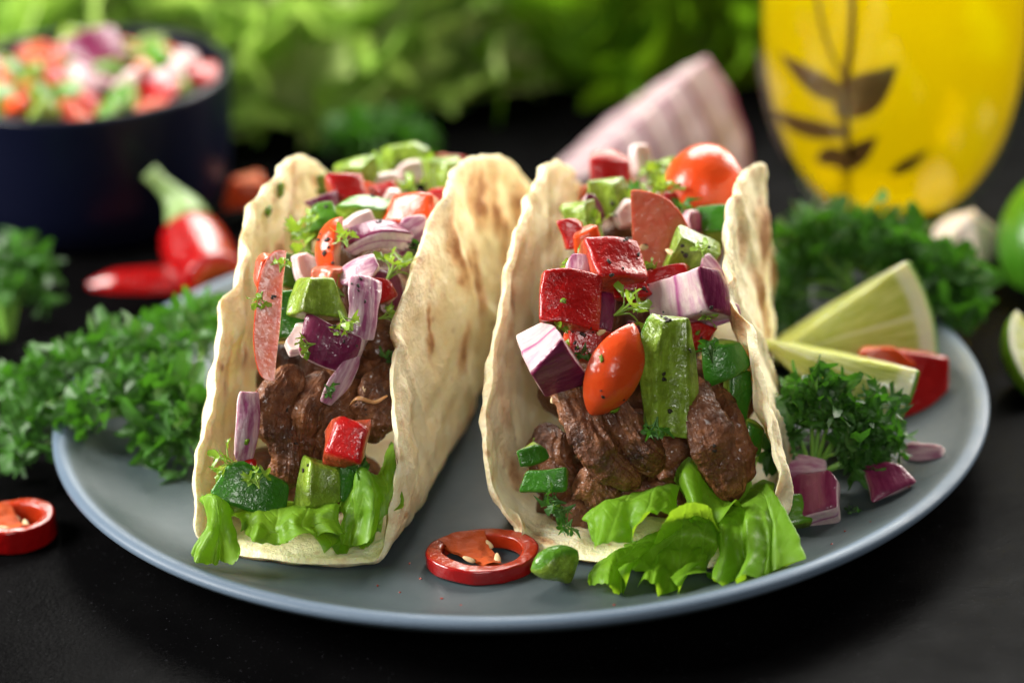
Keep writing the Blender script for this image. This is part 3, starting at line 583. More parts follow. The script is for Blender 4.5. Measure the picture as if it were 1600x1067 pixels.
pon('pale pink onion sliver standing by the left wall of the left taco', 383, 672, -6.9, 34, 112, .4, roll=-7, yaw=30, bendr=1.4)
rp('red pepper triangle with orange edge low in the left taco', 541, 690, -7.3, 62, 84, .45, roll=-22, yaw=-8, pitch=-5, warpa=.14, bendr=1.2)
gp('large dark green pepper piece above the lettuce in the left taco', 392, 766, -7.5, 98, 74, .7, roll=-18, yaw=15, pitch=-14, warpa=.1)
pgp('translucent green pepper block above the lettuce in the left taco', 502, 757, -7.5, 72, 68, .7, roll=-6, yaw=-160, pitch=5)
gp('green pepper sliver right of the front pepper block in the left taco', 542, 748, -7.2, 34, 62, .5, roll=-16, yaw=35)
rp('tiny red pepper bit under the pale onion sliver', 384, 728, -7.3, 28, 18, .3)
tmp('orange tomato bit behind the tomato strip in the left taco', 415, 430, -4.0, 36, 60, .4, roll=-8, yaw=40)
herb('pale parsley tuft beside the left wall low in the left taco', 350, 722, -7.5, .85, 75, k=0)
herb('pale parsley leaf lying on the large dark green pepper', 398, 748, -8.0, .62, 30, k=1, pitch=-30)
herb('bright parsley leaf hanging beside the white onion stick', 540, 505, -5.9, .75, -150, k=2)
herb('parsley leaf in the centre right of the left taco', 618, 415, -3.6, 1.0, -30, light=True, k=0, pitch=-20)
herb('small parsley leaf on the beef under the purple onion', 515, 610, -6.4, .42, -140, light=False, k=1)
herb('parsley tuft by the left rim of the left taco', 478, 362, -1.2, 1.1, 15, k=1, pitch=-20)
herb('olive parsley tuft under the left rim of the left taco', 472, 390, -1.8, .9, 60, k=2)
herb('parsley leaf on the tomato wedge of the left taco', 538, 372, -3.4, .6, 20, k=2, pitch=-30)
herb('parsley tuft at the back of the left taco', 640, 292, 1.8, .8, 30, k=0, pitch=-20)
herb('green parsley leaf beside the orange tomato cube', 655, 392, -2.6, .8, -20, light=False, k=2)
herb('parsley curl poking out at the right wall of the left taco', 608, 492, -4.6, .6, -70, k=1)
herb('thin parsley shred on the tomato strip', 440, 412, -6.4, .45, -10, k=2)
herb('parsley shred between the tomato strip and the left wall', 405, 470, -6.2, .5, 160, k=0)
herb('parsley shred on the lower left of the purple onion', 478, 540, -6.0, .5, 100, k=1)

pon('small pale onion cube left of the curved tomato wedge', 478, 418, -3.0, 40, 42, .5, roll=20, yaw=20)
tmp('small tomato cube under the curved tomato wedge', 510, 432, -3.9, 52, 36, .5, roll=-10, yaw=150)
rp('red pepper bit between white onion cube and right wall of the left taco', 592, 455, -4.3, 38, 44, .5, roll=14, yaw=20)
pgp('green pepper bit left of the orange tomato cube', 602, 338, -.6, 46, 36, .5, roll=8, yaw=160)
tmp('tomato bit behind the upper green squares of the left taco', 577, 300, 2.0, 46, 32, .5, roll=-8)
on('violet onion bit by the red cube near the left rim', 508, 322, .4, 46, 32, .4, roll=18, yaw=30)
pgp('green pepper bit behind the red cube near the left rim', 522, 288, 2.4, 46, 34, .5, roll=4, yaw=150)
pgp('green pepper strip below the left rim of the left taco', 452, 425, -2.4, 34, 52, .4, roll=-8, yaw=30)
pon('pink onion bit high at the back of the left taco', 600, 282, 3.2, 40, 26, .4, roll=12)
herb('yellow green parsley tuft left of the bright pepper arc', 585, 262, 4.0, .8, 20, k=1, pitch=-10)
herb('yellow green parsley tuft right of the bright pepper arc', 668, 258, 4.0, .8, -25, k=2, pitch=-10)
herb('parsley tuft behind the white onion cube of the left taco', 520, 452, -4.4, .7, 60, k=0)
herb('dark parsley shred on the beef beside the right wall of the left taco', 612, 560, -4.9, .6, -40, light=False, k=1)
herb('parsley leaf under the red pepper triangle', 562, 735, -7.5, .7, -110, light=False, k=2)
# lettuce of the left taco
t = thing('lettuce_leaf', 'frilly bright green lettuce leaf curling over the front lip of the left taco', 'lettuce', P(465, 815, -7.0))
rg = np.random.default_rng(4)
loft(t, [[(330, 800, -6.9), (352, 798, -7.0), (378, 805, -7.0)], [(310, 778, -7.8), (338, 772, -8.4), (368, 802, -8.2)], [(312, 815, -8.4), (342, 822, -8.9), (372, 832, -8.5)], [(302, 858, -8.6), (335, 882, -9.0), (370, 858, -8.7)]], rg, k=1.5)
loft(t, [[(350, 800, -6.4), (400, 792, -6.4), (460, 790, -6.4), (530, 790, -6.4)], [(372, 790, -7.8), (420, 798, -8.1), (475, 792, -8.1), (530, 786, -7.9)], [(376, 812, -8.5), (420, 826, -8.75), (470, 816, -8.75), (530, 808, -8.3)], [(372, 826, -8.6), (425, 850, -8.95), (480, 836, -8.95), (530, 832, -8.4)]], rg, k=2.5, nv=190)
loft(t, [[(515, 800, -6.6), (560, 780, -6.6), (600, 730, -6.1), (612, 690, -5.8)], [(532, 800, -7.9), (560, 735, -7.6), (592, 745, -7.4), (614, 695, -6.8)], [(528, 832, -8.3), (572, 790, -8.2), (602, 775, -7.9), (622, 720, -7.2)], [(535, 850, -8.4), (560, 848, -8.5), (592, 815, -8.2), (612, 765, -7.6)]], rg, k=2)
loft(t, [[(480, 820, -6.8), (560, 825, -6.8), (600, 790, -6.6)], [(500, 845, -7.8), (550, 850, -7.9), (595, 820, -7.6)], [(515, 858, -8.3), (550, 866, -8.3), (592, 836, -8.0)]], rg, k=2)

# ================= the right taco's filling
beef('beef_strip', 'thick browned beef strip slanting across the front of the right taco', [(872, 598, -6.2), (905, 655, -7.3), (945, 715, -7.7), (1000, 762, -7.8)], 72, .8)
beef('beef_strip', 'browned beef strip lying along the upper side of the thick front strip', [(915, 590, -5.8), (955, 640, -7.0), (990, 690, -7.5), (1032, 738, -7.6)], 70, .8)
beef('beef_strip', 'browned beef strip hanging over the lettuce beside the right wall', [(1085, 590, -6.2), (1100, 650, -7.4), (1125, 715, -7.9), (1150, 782, -8.0)], 66, .85)
beef('beef_strip', 'slim beef strip tucked between the hanging strip and the right wall', [(1118, 600, -5.8), (1135, 660, -7.0), (1152, 715, -7.4), (1165, 755, -7.4)], 50, .8)
beef('beef_strip', 'small beef piece under the thick strip in the right taco', [(900, 745, -7.2), (930, 765, -7.5), (955, 790, -7.3)], 70)
beef('beef_strip', 'dark beef strip in shade between the tomato wedge and the green pepper stick', [(985, 640, -5.6), (1010, 700, -5.8), (1060, 720, -5.8)], 90)
beef('beef_strip', 'dark beef strip filling the gap under the green pepper stick', [(1040, 640, -5.8), (1055, 700, -6.3), (1075, 760, -6.6)], 84)
beef('beef_strip', 'dark beef strip low behind the green block by the left wall of the right taco', [(850, 660, -5.6), (862, 720, -6.2), (885, 790, -6.5)], 74)
beef('beef_strip', 'beef strip buried low in the right taco behind the lettuce', [(860, 740, -6.0), (950, 790, -6.0), (1180, 770, -6.2)], 120, n=50, m=32)
beef('beef_strip', 'beef strip buried at mid height in the right taco behind the tomato wedge', [(840, 620, -4.6), (980, 600, -4.2), (1180, 640, -4.6)], 130, n=50, m=32)
for q in range(5):
    beef('beef_strip', 'buried beef strip deep inside the right taco', [(870+16*q, 520-38*q, -3+2.4*q), (970+12*q, 500-36*q, -2.6+2.4*q), (1120+4*q, 510-38*q, -3.0+2.4*q)], 170, n=40, m=24, group='beef buried in the right taco')
rp('glossy crimson pepper cube beside the left wall of the right taco', 886, 470, -5.6, 86, 86, .9, roll=-4, yaw=18, pitch=-12, bendr=1.3, chop=1, n=16)
rp('pinkish red pepper cube on top of the right taco', 955, 415, -4.4, 84, 74, 1.0, roll=3, yaw=28, pitch=-22, chop=1, n=16)
rp('red pepper bit between the crimson cube and the tomato wedge', 925, 535, -5.6, 74, 50, .6, roll=-15, yaw=10)
on('large red onion chunk with purple skin against the left wall of the right taco', 856, 556, -6.7, 84, 66, 1.45, roll=-58, yaw=46, pitch=8, bendr=1.5, n=18, chop=1)
tml('orange cherry tomato wedge skin outward at the front of the right taco', 957, 578, -7.2, 160, roll=-24, yaw=8, pitch=6, al=58, k=1.5, n=22, pt=1.45)
pgp('long translucent green pepper stick at the front of the right taco', 1047, 588, -7.2, 80, 176, .55, roll=-5, yaw=-168, pitch=-6, bendr=.75, n=20, chop=2, r=.07)
on('thick lilac onion wedge with purple skin on the right taco', 1074, 468, -4.9, 66, 72, 2.0, roll=-10, yaw=63, pitch=-16, bendr=1.2, n=18, chop=1)
pgp('speckled green pepper slice above the onion wedge in the right taco', 1078, 405, -3.3, 82, 74, .5, roll=-24, yaw=-165, pitch=-15)
lune('tomato_wedge', 'tomato wedge cut side forward at the top of the right taco', 'tomato', TM, 1000, 374, -2.8, 156, al=30, k=.85, roll=-12, yaw=128, pitch=-18, n=20)
pgp('round green pepper chunk behind the cut tomato in the right taco', 948, 312, 0.2, 66, 58, .6, roll=10, yaw=160, pitch=-20, bendr=.9)
rp('red pepper chunk standing at the back left of the right taco', 952, 266, 3.0, 62, 58, .6, roll=-5, yaw=20, pitch=-5)
pon('pale onion stick upright at the back of the right taco', 1005, 256, 2.8, 34, 56, .5, roll=8, yaw=30)
lune('tomato_wedge', 'rounded orange tomato half rising at the back right of the right taco', 'tomato', TM, 1102, 302, 1.0, 138, al=78, k=.85, roll=80, yaw=0, pitch=-30, n=20)
gp('dark green pepper cube against the right wall of the right taco', 1120, 352, -.8, 54, 52, .7, roll=0, yaw=-15, pitch=-25)
gp('round green pepper piece beside the right wall under the onion wedge', 1128, 560, -5.8, 62, 66, .6, roll=15, yaw=10, pitch=5, bendr=.8)
pon('beige onion bit by the right wall of the right taco', 1112, 432, -3.8, 36, 56, .4, roll=35, yaw=20)
rp('thin red pepper strip under the speckled green pepper', 1032, 434, -4.0, 80, 28, .5, roll=12, pitch=-20)
pon('small white onion bit behind the crimson pepper cube', 907, 418, -4.6, 34, 34, .4)
tmp('orange tomato bit by the left wall high in the right taco', 918, 372, -3.0, 36, 34, .5, roll=20)
rp('small red pepper bit by the left wall high in the right taco', 895, 366, -2.8, 36, 50, .5, roll=10)
gp('small green pepper block low by the left wall of the right taco', 853, 750, -7.4, 74, 36, .5, roll=4, yaw=-12, pitch=-8, bendr=3)
gp('small dark green pepper bit above the low green block', 833, 710, -7.0, 46, 34, .4, roll=20, yaw=20)
gp('green pepper bit between beef and right wall of the right taco', 1172, 686, -6.8, 34, 66, .4, roll=-10, yaw=40)
on('purple onion bit behind the parsley in the middle of the right taco', 938, 485, -4.6, 44, 60, .4, roll=5, yaw=20)
tmp('tomato bit low behind the onion chunk in the right taco', 905, 540, -5.2, 50, 50, .6)
pon('yellow green onion bit under the lilac onion wedge', 1128, 490, -4.8, 50, 26, .3, roll=15)
herb('bright parsley leaf in the middle of the right taco', 985, 478, -5.6, 1.05, -60, k=0, pitch=-20)
herb('bright parsley sprout left of the green pepper cube top', 1042, 300, .2, 1.0, -20, k=1, pitch=-15)
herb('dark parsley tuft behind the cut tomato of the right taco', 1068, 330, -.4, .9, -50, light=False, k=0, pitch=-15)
herb('small parsley leaf on the left wall above the crimson cube', 886, 420, -4.2, .5, 75, k=2)
herb('small parsley tuft between pink cube and cut tomato', 1008, 418, -4.0, .55, -20, k=1, pitch=-10)
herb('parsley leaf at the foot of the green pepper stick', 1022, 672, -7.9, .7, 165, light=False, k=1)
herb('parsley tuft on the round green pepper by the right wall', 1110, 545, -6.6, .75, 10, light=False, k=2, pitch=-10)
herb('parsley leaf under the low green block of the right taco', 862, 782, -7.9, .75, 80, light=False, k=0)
herb('parsley leaf at the bottom left corner of the right taco', 886, 825, -8.2, .55, 150, light=False, k=1)
herb('parsley shred by the big red onion chunk', 872, 510, -6.2, .5, -30, k=2)
herb('upright parsley shred beside the speckled green pepper', 1098, 388, -3.8, .5, 5, k=0)
herb('parsley shred beside the tomato wedge and crimson bit', 912, 552, -6.2, .55, 170, light=False, k=2)
herb('pale parsley tuft at the back middle of the right taco', 1018, 268, 2.4, .8, 10, k=2)
herb('parsley tuft over the green chunk at the back of the right taco', 985, 300, .8, .7, 30, light=False, k=1)

pgp('green pepper bit by the left rim high in the right taco', 905, 340, -1.2, 46, 46, .5, roll=12, yaw=160)
on('violet onion bit between left rim and round green chunk', 922, 328, -.5, 40, 44, .4, roll=-10, yaw=30)
pon('pale onion bit behind the cut tomato of the right taco', 985, 335, -.6, 44, 36, .4, roll=20)
rp('red pepper bit in front of the rounded tomato half', 1050, 318, .2, 44, 34, .5, roll=-12, yaw=20)
pgp('green pepper bit between pale onion stick and rounded tomato', 1038, 268, 2.6, 44, 40, .5, roll=10, yaw=150)
tmp('tomato bit under the red chunk at the back of the right taco', 925, 302, 1.4, 44, 36, .5, roll=8, yaw=20)
on('lilac onion bit left of the dark green cube', 1082, 348, -1.0, 44, 34, .4, roll=10, yaw=50)
pgp('green pepper bit behind the pinkish red cube', 925, 398, -3.6, 42, 36, .5, roll=-14, yaw=20)
rp('red pepper bit below the pinkish red cube', 985, 455, -4.6, 46, 36, .5, roll=14, yaw=10)
on('purple onion bit behind the orange tomato wedge', 1000, 525, -5.2, 56, 44, .4, roll=-20, yaw=20)
gp('dark green pepper bit between tomato wedge and pepper stick', 1008, 575, -5.8, 40, 70, .4, roll=6, yaw=-30)
pon('pale onion bit behind the big red onion chunk', 905, 600, -5.8, 46, 40, .4, roll=10)
rp('red pepper bit behind the green pepper stick', 1085, 522, -5.0, 48, 38, .5, roll=-18, yaw=15)
gp('green pepper strip in shade beside the right wall of the right taco', 1152, 620, -5.8, 40, 80, .4, roll=-12, yaw=30)
herb('yellow parsley tuft by the left rim of the right taco', 930, 350, -1.4, .8, 30, k=0, pitch=-10)
herb('bright parsley tuft above the cut tomato of the right taco', 1000, 318, .2, 1.0, 10, k=1, pitch=-15)
herb('green parsley leaf right of the cut tomato', 1062, 372, -2.2, .8, -40, light=False, k=1, pitch=-10)
herb('parsley leaf behind the big red onion chunk', 885, 545, -5.8, .7, -10, k=1)
herb('parsley leaf at the right end of the lilac onion wedge', 1105, 492, -5.6, .55, -60, k=0)
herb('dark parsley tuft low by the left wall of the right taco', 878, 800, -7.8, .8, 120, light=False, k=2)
t = thing('lettuce_leaf', 'large frilly lettuce leaf spilling out of the front of the right taco', 'lettuce', P(1070, 800, -8.6))
rg = np.random.default_rng(6)
loft(t, [[(935, 812, -6.6), (985, 790, -6.4), (1035, 770, -6.2), (1076, 750, -6.2)], [(912, 800, -8.0), (955, 780, -8.4), (1010, 767, -8.4), (1062, 757, -7.8)], [(906, 806, -8.7), (950, 808, -9.3), (1005, 800, -9.4), (1060, 778, -8.6)], [(918, 846, -9.2), (955, 858, -9.9), (1000, 832, -10.0), (1050, 796, -9.3)]], rg, k=2.2, ruf=.10, nv=190)
loft(t, [[(950, 860, -8.2), (985, 850, -8.2), (1020, 835, -8.0), (1065, 805, -7.8)], [(938, 868, -9.1), (970, 862, -9.3), (1012, 856, -9.2), (1055, 826, -8.8)], [(922, 884, -9.9), (955, 888, -10.0), (988, 878, -9.8), (1030, 860, -9.5)], [(920, 904, -10.3), (950, 922, -10.5), (978, 924, -10.6), (1004, 885, -10.1)]], rg, k=2, ruf=.10, nv=190)
loft(t, [[(1020, 846, -10.0), (1060, 796, -10.2), (1108, 790, -9.9), (1129, 830, -9.5)], [(1026, 858, -9.1), (1060, 832, -8.8), (1100, 832, -8.8), (1122, 850, -9.0)], [(1006, 888, -9.9), (1048, 872, -9.6), (1090, 870, -9.6), (1112, 878, -9.6)], [(997, 914, -10.6), (1028, 934, -10.9), (1066, 934, -10.9), (1090, 888, -10.4)]], rg, k=1.6, ruf=.12, nv=190)
loft(t, [[(1082, 800, -6.8), (1112, 810, -6.8), (1150, 780, -6.6), (1185, 755, -6.4)], [(1108, 804, -8.4), (1150, 800, -8.6), (1188, 770, -8.4), (1206, 748, -7.8)], [(1116, 850, -9.5), (1158, 850, -9.8), (1208, 820, -9.6), (1228, 800, -8.8)], [(1118, 905, -10.2), (1160, 925, -10.8), (1206, 892, -10.7), (1244, 878, -9.8)]], rg, k=3, ruf=.15, nv=200)
loft(t, [[(1050, 750, -6.2), (1078, 722, -6.2), (1112, 745, -6.2), (1185, 710, -5.8)], [(1048, 748, -7.2), (1078, 714, -7.5), (1112, 750, -7.3), (1175, 745, -6.9)], [(1058, 775, -8.0), (1090, 765, -8.5), (1130, 790, -8.3), (1188, 780, -7.6)], [(1080, 812, -8.8), (1106, 818, -9.2), (1145, 812, -9.0), (1200, 790, -8.2)]], rg, k=2.2, ruf=.12, nv=190)
loft(t, [[(1120, 850, -8.0), (1150, 860, -8.0), (1200, 830, -7.8)], [(1105, 880, -9.0), (1150, 895, -9.2), (1215, 860, -9.0)], [(1100, 905, -9.8), (1140, 918, -10.0), (1225, 900, -9.6)]], rg, k=2.5, ruf=.12)

# ================= on the plate
def chilli_ring(label, c, a, b, hgt, wall, tilt, rot):
    t = thing('chilli_slice', label, 'chilli', c, rz(rot) @ rx(tilt)); rng = rngn()
    n = 160; an = np.linspace(0, 2*np.pi, n, endpoint=False); wob = 1+.035*pn1(np.cos(an)*1.5+3, 2)+.02*np.sin(3*an+1)
    k = 40; q = np.linspace(0, 2*np.pi, k, endpoint=False); cx = np.sign(np.cos(q))*np.abs(np.cos(q))**.38; cz = np.sign(np.sin(q))*np.abs(np.sin(q))**.30
    wl = wall*(1+.15*np.sin(2*an+.5))[:, None]
    rad = 1+0*an
    X = (a*wob-wall/2)[:, None]*np.cos(an)[:, None]+wl/2*cx*np.cos(an)[:, None]; Y = (b*wob-wall/2)[:, None]*np.sin(an)[:, None]+wl/2*cx*np.sin(an)[:, None]
    Z = hgt/2*cz[None, :]+0*X+hgt/2+.04*np.sin(2*an)[:, None]
    V = np.stack([X, Y, Z], -1).reshape(-1, 3); F = np.concatenate([gridF(n, k, True), np.stack([(n-1)*k+np.arange(k), np.arange(k), (np.arange(k)+1) % k, (n-1)*k+(np.arange(k)+1) % k], -1)])
    sk = np.broadcast_to(sstep(.55, .98, cx), (n, k)).ravel(); V = V+.015*np.stack([pn(V*3+9*i) for i in range(3)], -1)
    obj('flesh', mesh('flesh', V, F[:, ::-1], MT['chilli'], {'skin': sk}), t)
    for rows in ([[(-.80, .40, .95), (-.45, .72, 1.0), (0.0, .78, .95)], [(-.55, .15, .62), (-.28, .25, .66), (.12, .35, .6)], [(-.18, -.15, .5), (.02, -.1, .6), (.24, .02, .5)], [(.12, -.62, .8), (.26, -.62, .9), (.42, -.58, .8)]],):
        R_ = np.array([crv(np.array(r_)*np.array([a, b, hgt]), 24) for r_ in rows]); G = np.stack([crv(R_[:, j], 30) for j in range(24)], 1); G[..., 2] += .05*pn(G*4+3.0)
        Nn = gnormals(G); V = np.concatenate([(G+.05*Nn).reshape(-1, 3), (G-.05*Nn).reshape(-1, 3)]); F = gridF(30, 24); obj('membrane', mesh('membrane', V, [F, F[:, ::-1]+30*24], MT['membrane']), t)
    for (sx, sy, sz, r_) in ((-.18, -.35, .62, 80), (.32, -.30, .66, 10), (.1, .45, .45, 40)):
        V, F = g_seed(rng, .36, .17); obj('seed', mesh('seed', V, F, MT['seed']), t, (sx*a, sy*b, sz*hgt+.08), rz(r_) @ rx(20))
    return t
c = PZ(752, 880, PZ0+.02); chilli_ring('red chilli slice with seeds lying on the plate between the tacos', c, 1.44, 1.2, .42, .40, 0, -6)
U, V, F = g_slab(1.25, .95, .95, 1.2, rngn(), 16, .3, .09, .05)
V[:, 2] -= V[:, 2].min(); c = PZ(873, 918, PZ0+.03)
place('green_pepper_piece', mesh('green_pepper_piece', V, F, MT[PGP], slab_attrs(U)), 'green pepper cube on the plate in front of the right taco', 'green pepper', c+np.array([0, .25, 0]), rz(20))

def yp(px, py, lift=.35): return PZ(px, py, PZ0+lift)[1]
# lime wedges, parsley and scraps at the right of the plate
sector('lime_wedge', 'pale lime wedge with its tip raised at the back right of the plate', 'lime', 'lime', 1190, 562, .6, 290, -6, 33, 2.6, yaw=10, pitch=-3, seg=18)
sector('lime_wedge', 'lime wedge with green rind behind the front parsley sprig', 'lime', 'lime', 1180, 528, -1.7, 262, -44, -11, 2.4, yaw=-16, pitch=0, seg=17)
rp('red pepper chunk beside the lime wedges on the plate', 1428, 606, -.2, 84, 112, .7, roll=-15, yaw=12, pitch=-10, n=14)
tmp('orange pepper bit between the two lime wedges', 1374, 562, -.1, 70, 44, .5, roll=10)
on('red onion cube with purple lines on the plate by the right taco', 1277, 785, yp(1277, 785, .5), 66, 72, 1.0, roll=18, yaw=-30, pitch=-35, n=14)
on('purple skinned onion chunk under the front parsley sprig', 1382, 752, yp(1382, 752, .45), 68, 54, .9, roll=20, yaw=12, pitch=-25, n=14)
pon('thin pale onion sliver alone at the right of the plate', 1443, 711, yp(1443, 711, .3), 74, 36, .3, roll=4, pitch=-45, n=12, bendr=1.0, warpa=.12)
pon('white onion chunk in shade beneath the front parsley sprig', 1255, 742, yp(1255, 742, .5), 70, 60, .7, roll=0, pitch=-20)
pgp('pale green pepper bit against the right wall on the plate', 1236, 800, yp(1236, 800, .4), 46, 50, .6, roll=10, pitch=-20)
herb('tiny parsley scrap beside the red onion cube on the plate', 1330, 800, yp(1330, 800, .12), .45, -80, light=False, k=0, pitch=-60)
rg = np.random.default_rng(77)
sprig('dark green curly parsley sprig standing in front of the lime wedges', PZ(1270, 745, PZ0+.3),
      [P(1260, 625, -4.4), P(1300, 640, -5.2), P(1345, 655, -5.0), P(1385, 690, -4.6), P(1330, 705, -5.4), P(1290, 610, -4.6), P(1368, 635, -4.6), P(1232, 655, -4.6), P(1352, 732, -5.2), P(1228, 700, -5.0)], rg, .62, 2)
sprig('blurred parsley sprig at the back edge of the plate below the oil jar', PZ(1340, 470, 1.6),
      [PZ(x, y, z) for x, y, z in ((1265, 385, 3), (1330, 380, 3), (1400, 395, 3), (1455, 430, 2.6), (1490, 480, 1.6), (1250, 440, 2.2), (1380, 430, 2.4), (1440, 470, 2), (1310, 420, 2.4), (1230, 470, 1.8), (1480, 440, 2.4), (1290, 370, 3))], rg, .95, 2)
sprig('large curly parsley sprig hanging over the left edge of the plate', PZ(310, 650, 1.6),
      [PZ(x, y, z) for x, y, z in ((310, 520, 2.6), (250, 535, 2.6), (180, 560, 2.6), (130, 585, 2.4), (200, 620, 2.2), (260, 610, 2.4), (260, 675, 1.6), (50, 640, 1.6), (60, 700, 1.0), (150, 645, 2), (290, 560, 2.6), (310, 655, 1.8), (285, 700, 1.4), (40, 610, 1.6))], rg, .9, 1)
sprig('parsley sprig on the table at the left edge below the bowl', PZ(10, 530, .2),
      [PZ(x, y, z) for x, y, z in ((20, 420, 2.4), (55, 428, 2.2), (-30, 440, 2.0))], rg, .8, 1, stem_r=.16)
c = PZ(18, 852, 0.0); chilli_ring('red chilli slice on the black table at the left edge', c+np.array([0, .4, 0]), 1.15, 1.0, .7, .34, 0, 10)

# ------------------------------------------------------------------ behind the plate
# chillies
def chilli(label, pts, rad, stem=None, cut=False):
    Q = np.array(pts); t = thing('chilli', label, 'chilli', Q[0]); Q = Q-Q[0]
    V, F = tube(Q, rad, 40, 28, caps=True); obj('flesh', mesh('flesh', V, F, MT['chilli'], {'skin': np.ones(len(V))}), t)
    if stem is not None:
        V, F = tube(np.array(stem)-np.array(pts[0]), (.75, .6, .34, .26, .3), 24, 12); obj('stem', mesh('stem', V, F, MT['chilli_stem']), t)
    if cut:
        d = Q[-1]-Q[-2]; d = d/np.linalg.norm(d); R = frame_from(d); r = rad[-1]
        U, V, F = rbox((2, 2, 2), .9, 8); V = V/np.linalg.norm(V, axis=1)[:, None]*np.array([r*.72, .14, r*.72]); obj('membrane', mesh('membrane', V, F, MT['membrane']), t, Q[-1]+d*.02, R)
        rng = rngn()
        for k in range(5):
            V, F = g_seed(rng, .34, .2); obj('seed', mesh('seed', V, F, MT['seed']), t, Q[-1]+R @ np.array([rng.uniform(-.35, .35), .16, rng.uniform(-.3, .4)]), R @ rx(90) @ rz(rng.uniform(0, 180)))
    return t
chilli('red chilli half with green stem propped against the plate, cut end forward', [P(290, 345, 13.6), P(300, 376, 12.9), P(318, 416, 11.8), P(338, 444, 10.6)], (.5, .95, 1.1, 1.15, 1.1, 1.05),
       [P(294, 348, 13.5), P(284, 325, 13.9), P(268, 303, 14.1), P(250, 285, 14.2), P(233, 268, 14.3)], True)
chilli('red chilli end pointing left on the table behind the plate', [P(300, 450, 13.2), P(240, 448, 13.2), P(180, 445, 13.2), P(138, 446, 13.2)], (.7, .68, .5, .12))
tmp('blurred tomato piece on the table between bowl and left taco', 388, 300, 19, 56, 52, 1.0, n=8)

# bowl with salsa
BC = np.array([-14.35, 19.8, 0]); BR, BH = 5.05, 5.2
prof = [(0, .3), (3.0, .3), (3.2, 0), (3.6, 0), (4.2, .35), (4.62, 1.2), (4.86, 2.6), (5.0, 4.2), (5.07, 5.0), (5.05, 5.14), (4.95, 5.22), (4.82, 5.16), (4.74, 4.9), (4.6, 3.2), (4.2, 1.4), (3, .7), (0, .6)]
pr = np.asarray(prof, float); V, F = lathe(np.concatenate([pr[:4], crv(pr[4:], 60)]), 128)
tag(obj('bowl', mesh('bowl', V, F, MT['bowl']), None, BC), 'small dark navy bowl heaped with diced salsa at the back left', 'bowl')
th = np.linspace(0, 1, 12); V, F = lathe(np.stack([4.62*th[::-1], 3.8+.9*(1-th[::-1]**2)], -1), 48)
o = obj('salsa_juice', mesh('salsa_juice', V, F[:, ::-1], MT['juice']), None, BC); o['kind'] = 'stuff'; o['label'] = 'red green salsa juice between the diced pieces in the navy bowl'; o['category'] = 'salsa'
rng = np.random.default_rng(5)
dice = [('tomato_dice', 'tomato', TM, 'small diced tomato in the navy salsa bowl'), ('green_pepper_dice', 'green pepper', PGP, 'small diced green pepper in the navy salsa bowl'),
        ('red_onion_dice', 'onion', ON, 'small diced red onion in the navy salsa bowl'), ('red_pepper_dice', 'red pepper', RP, 'small diced red pepper in the navy salsa bowl'), ('white_onion_dice', 'onion', PON, 'small diced pale onion in the navy salsa bowl')]
protos = []
for nm, cat, mt, lb in dice:
    U, V, F = g_slab(1.1, 1.0, .7, 1.3, rng, 7, .1, .08); protos.append(mesh(nm, V, F, MT[mt], slab_attrs(U)))
pat = [0, 1, 4, 2, 0, 1, 1, 3, 1, 0, 2, 4, 1, 0, 3, 1]
for i in range(58):
    a = 2.39996*i; r_ = 4.05*math.sqrt((i+.5)/58); k = pat[i % len(pat)]; q = rng.normal(size=3)
    h_ = 4.45+.95*(1-(r_/4.4)**2)+rng.uniform(-.1, .25)
    nm, cat, mt, lb = dice[k]; tag(obj(nm, protos[k], None, BC+np.array([r_*math.cos(a), r_*math.sin(a), h_]), rz(rng.uniform(0, 360)) @ rx(rng.normal()*35) @ ry(rng.normal()*35), rng.uniform(.75, 1.2)), lb, cat, cat+' dice in the salsa bowl: '+nm.split('_')[0])
c = BC+np.array([.55, .3, 5.8]); U, V, F = g_slab(1.7, 1.5, 1.0, 1.2, rng, 10, .12, .08)
place('red_onion_piece', mesh('red_onion_piece', V, F, MT[ON], slab_attrs(U)), 'large pink onion chunk crowning the salsa in the navy bowl', 'onion', c, rz(30) @ rx(30))

# lettuce heads
def head(label, c, rad, n, mat, rng, L=5.2, amp=.14):
    t = thing('lettuce', label, 'lettuce', c)
    lm = []
    for i in range(6):
        G, F, e = g_leaf(L*rng.uniform(.85, 1.1), 1.1, (7.0, 16), amp, rng, nu=16, nv=64, curl=rng.uniform(.2, .9), wx=1.1); G[..., 1] -= L*.45
        lm.append(mesh('leaf', G.reshape(-1, 3), F, MT[mat], {'edge': e}))
    for i in range(n):
        az = rng.uniform(-1.12*math.pi, .12*math.pi); el = math.asin(rng.uniform(.02, 1))
        nn = np.array([math.cos(az)*math.cos(el), math.sin(az)*math.cos(el), math.sin(el)]); up = np.array([0, 0, 1.0])+.35*rng.normal(size=3)
        yd = up-nn*(up @ nn)+.45*nn; obj('leaf', lm[rng.integers(6)], t, nn*rad*rng.uniform(.75, 1.0)*np.array([1, .8, 1.0]), frame_from(yd, nn+.25*rng.normal(size=3)), rng.uniform(.75, 1.2))
    return t
rg = np.random.default_rng(12)
head('pale frilly lettuce head behind the salsa bowl', (-17.5, 34, 0), 8, 70, 'back_lettuce', rg)
head('bright frilly lettuce head behind the left taco', (-6.5, 34.5, 0), 8, 70, 'back_lettuce', rg)
head('darker green lettuce head behind the onion wedge', (5, 36, 0), 7.6, 60, 'dark_lettuce', rg)
head('dark green lettuce head behind the oil jar', (15.5, 37, 0), 7.6, 56, 'dark_lettuce', rg)
sprig('blurred dark parsley tuft on the table behind the left taco', (-4.9, 23, .2), [P(590, 225, 22.5), P(620, 215, 23), P(560, 230, 23), P(640, 235, 23.5)], rg, .9, 2)

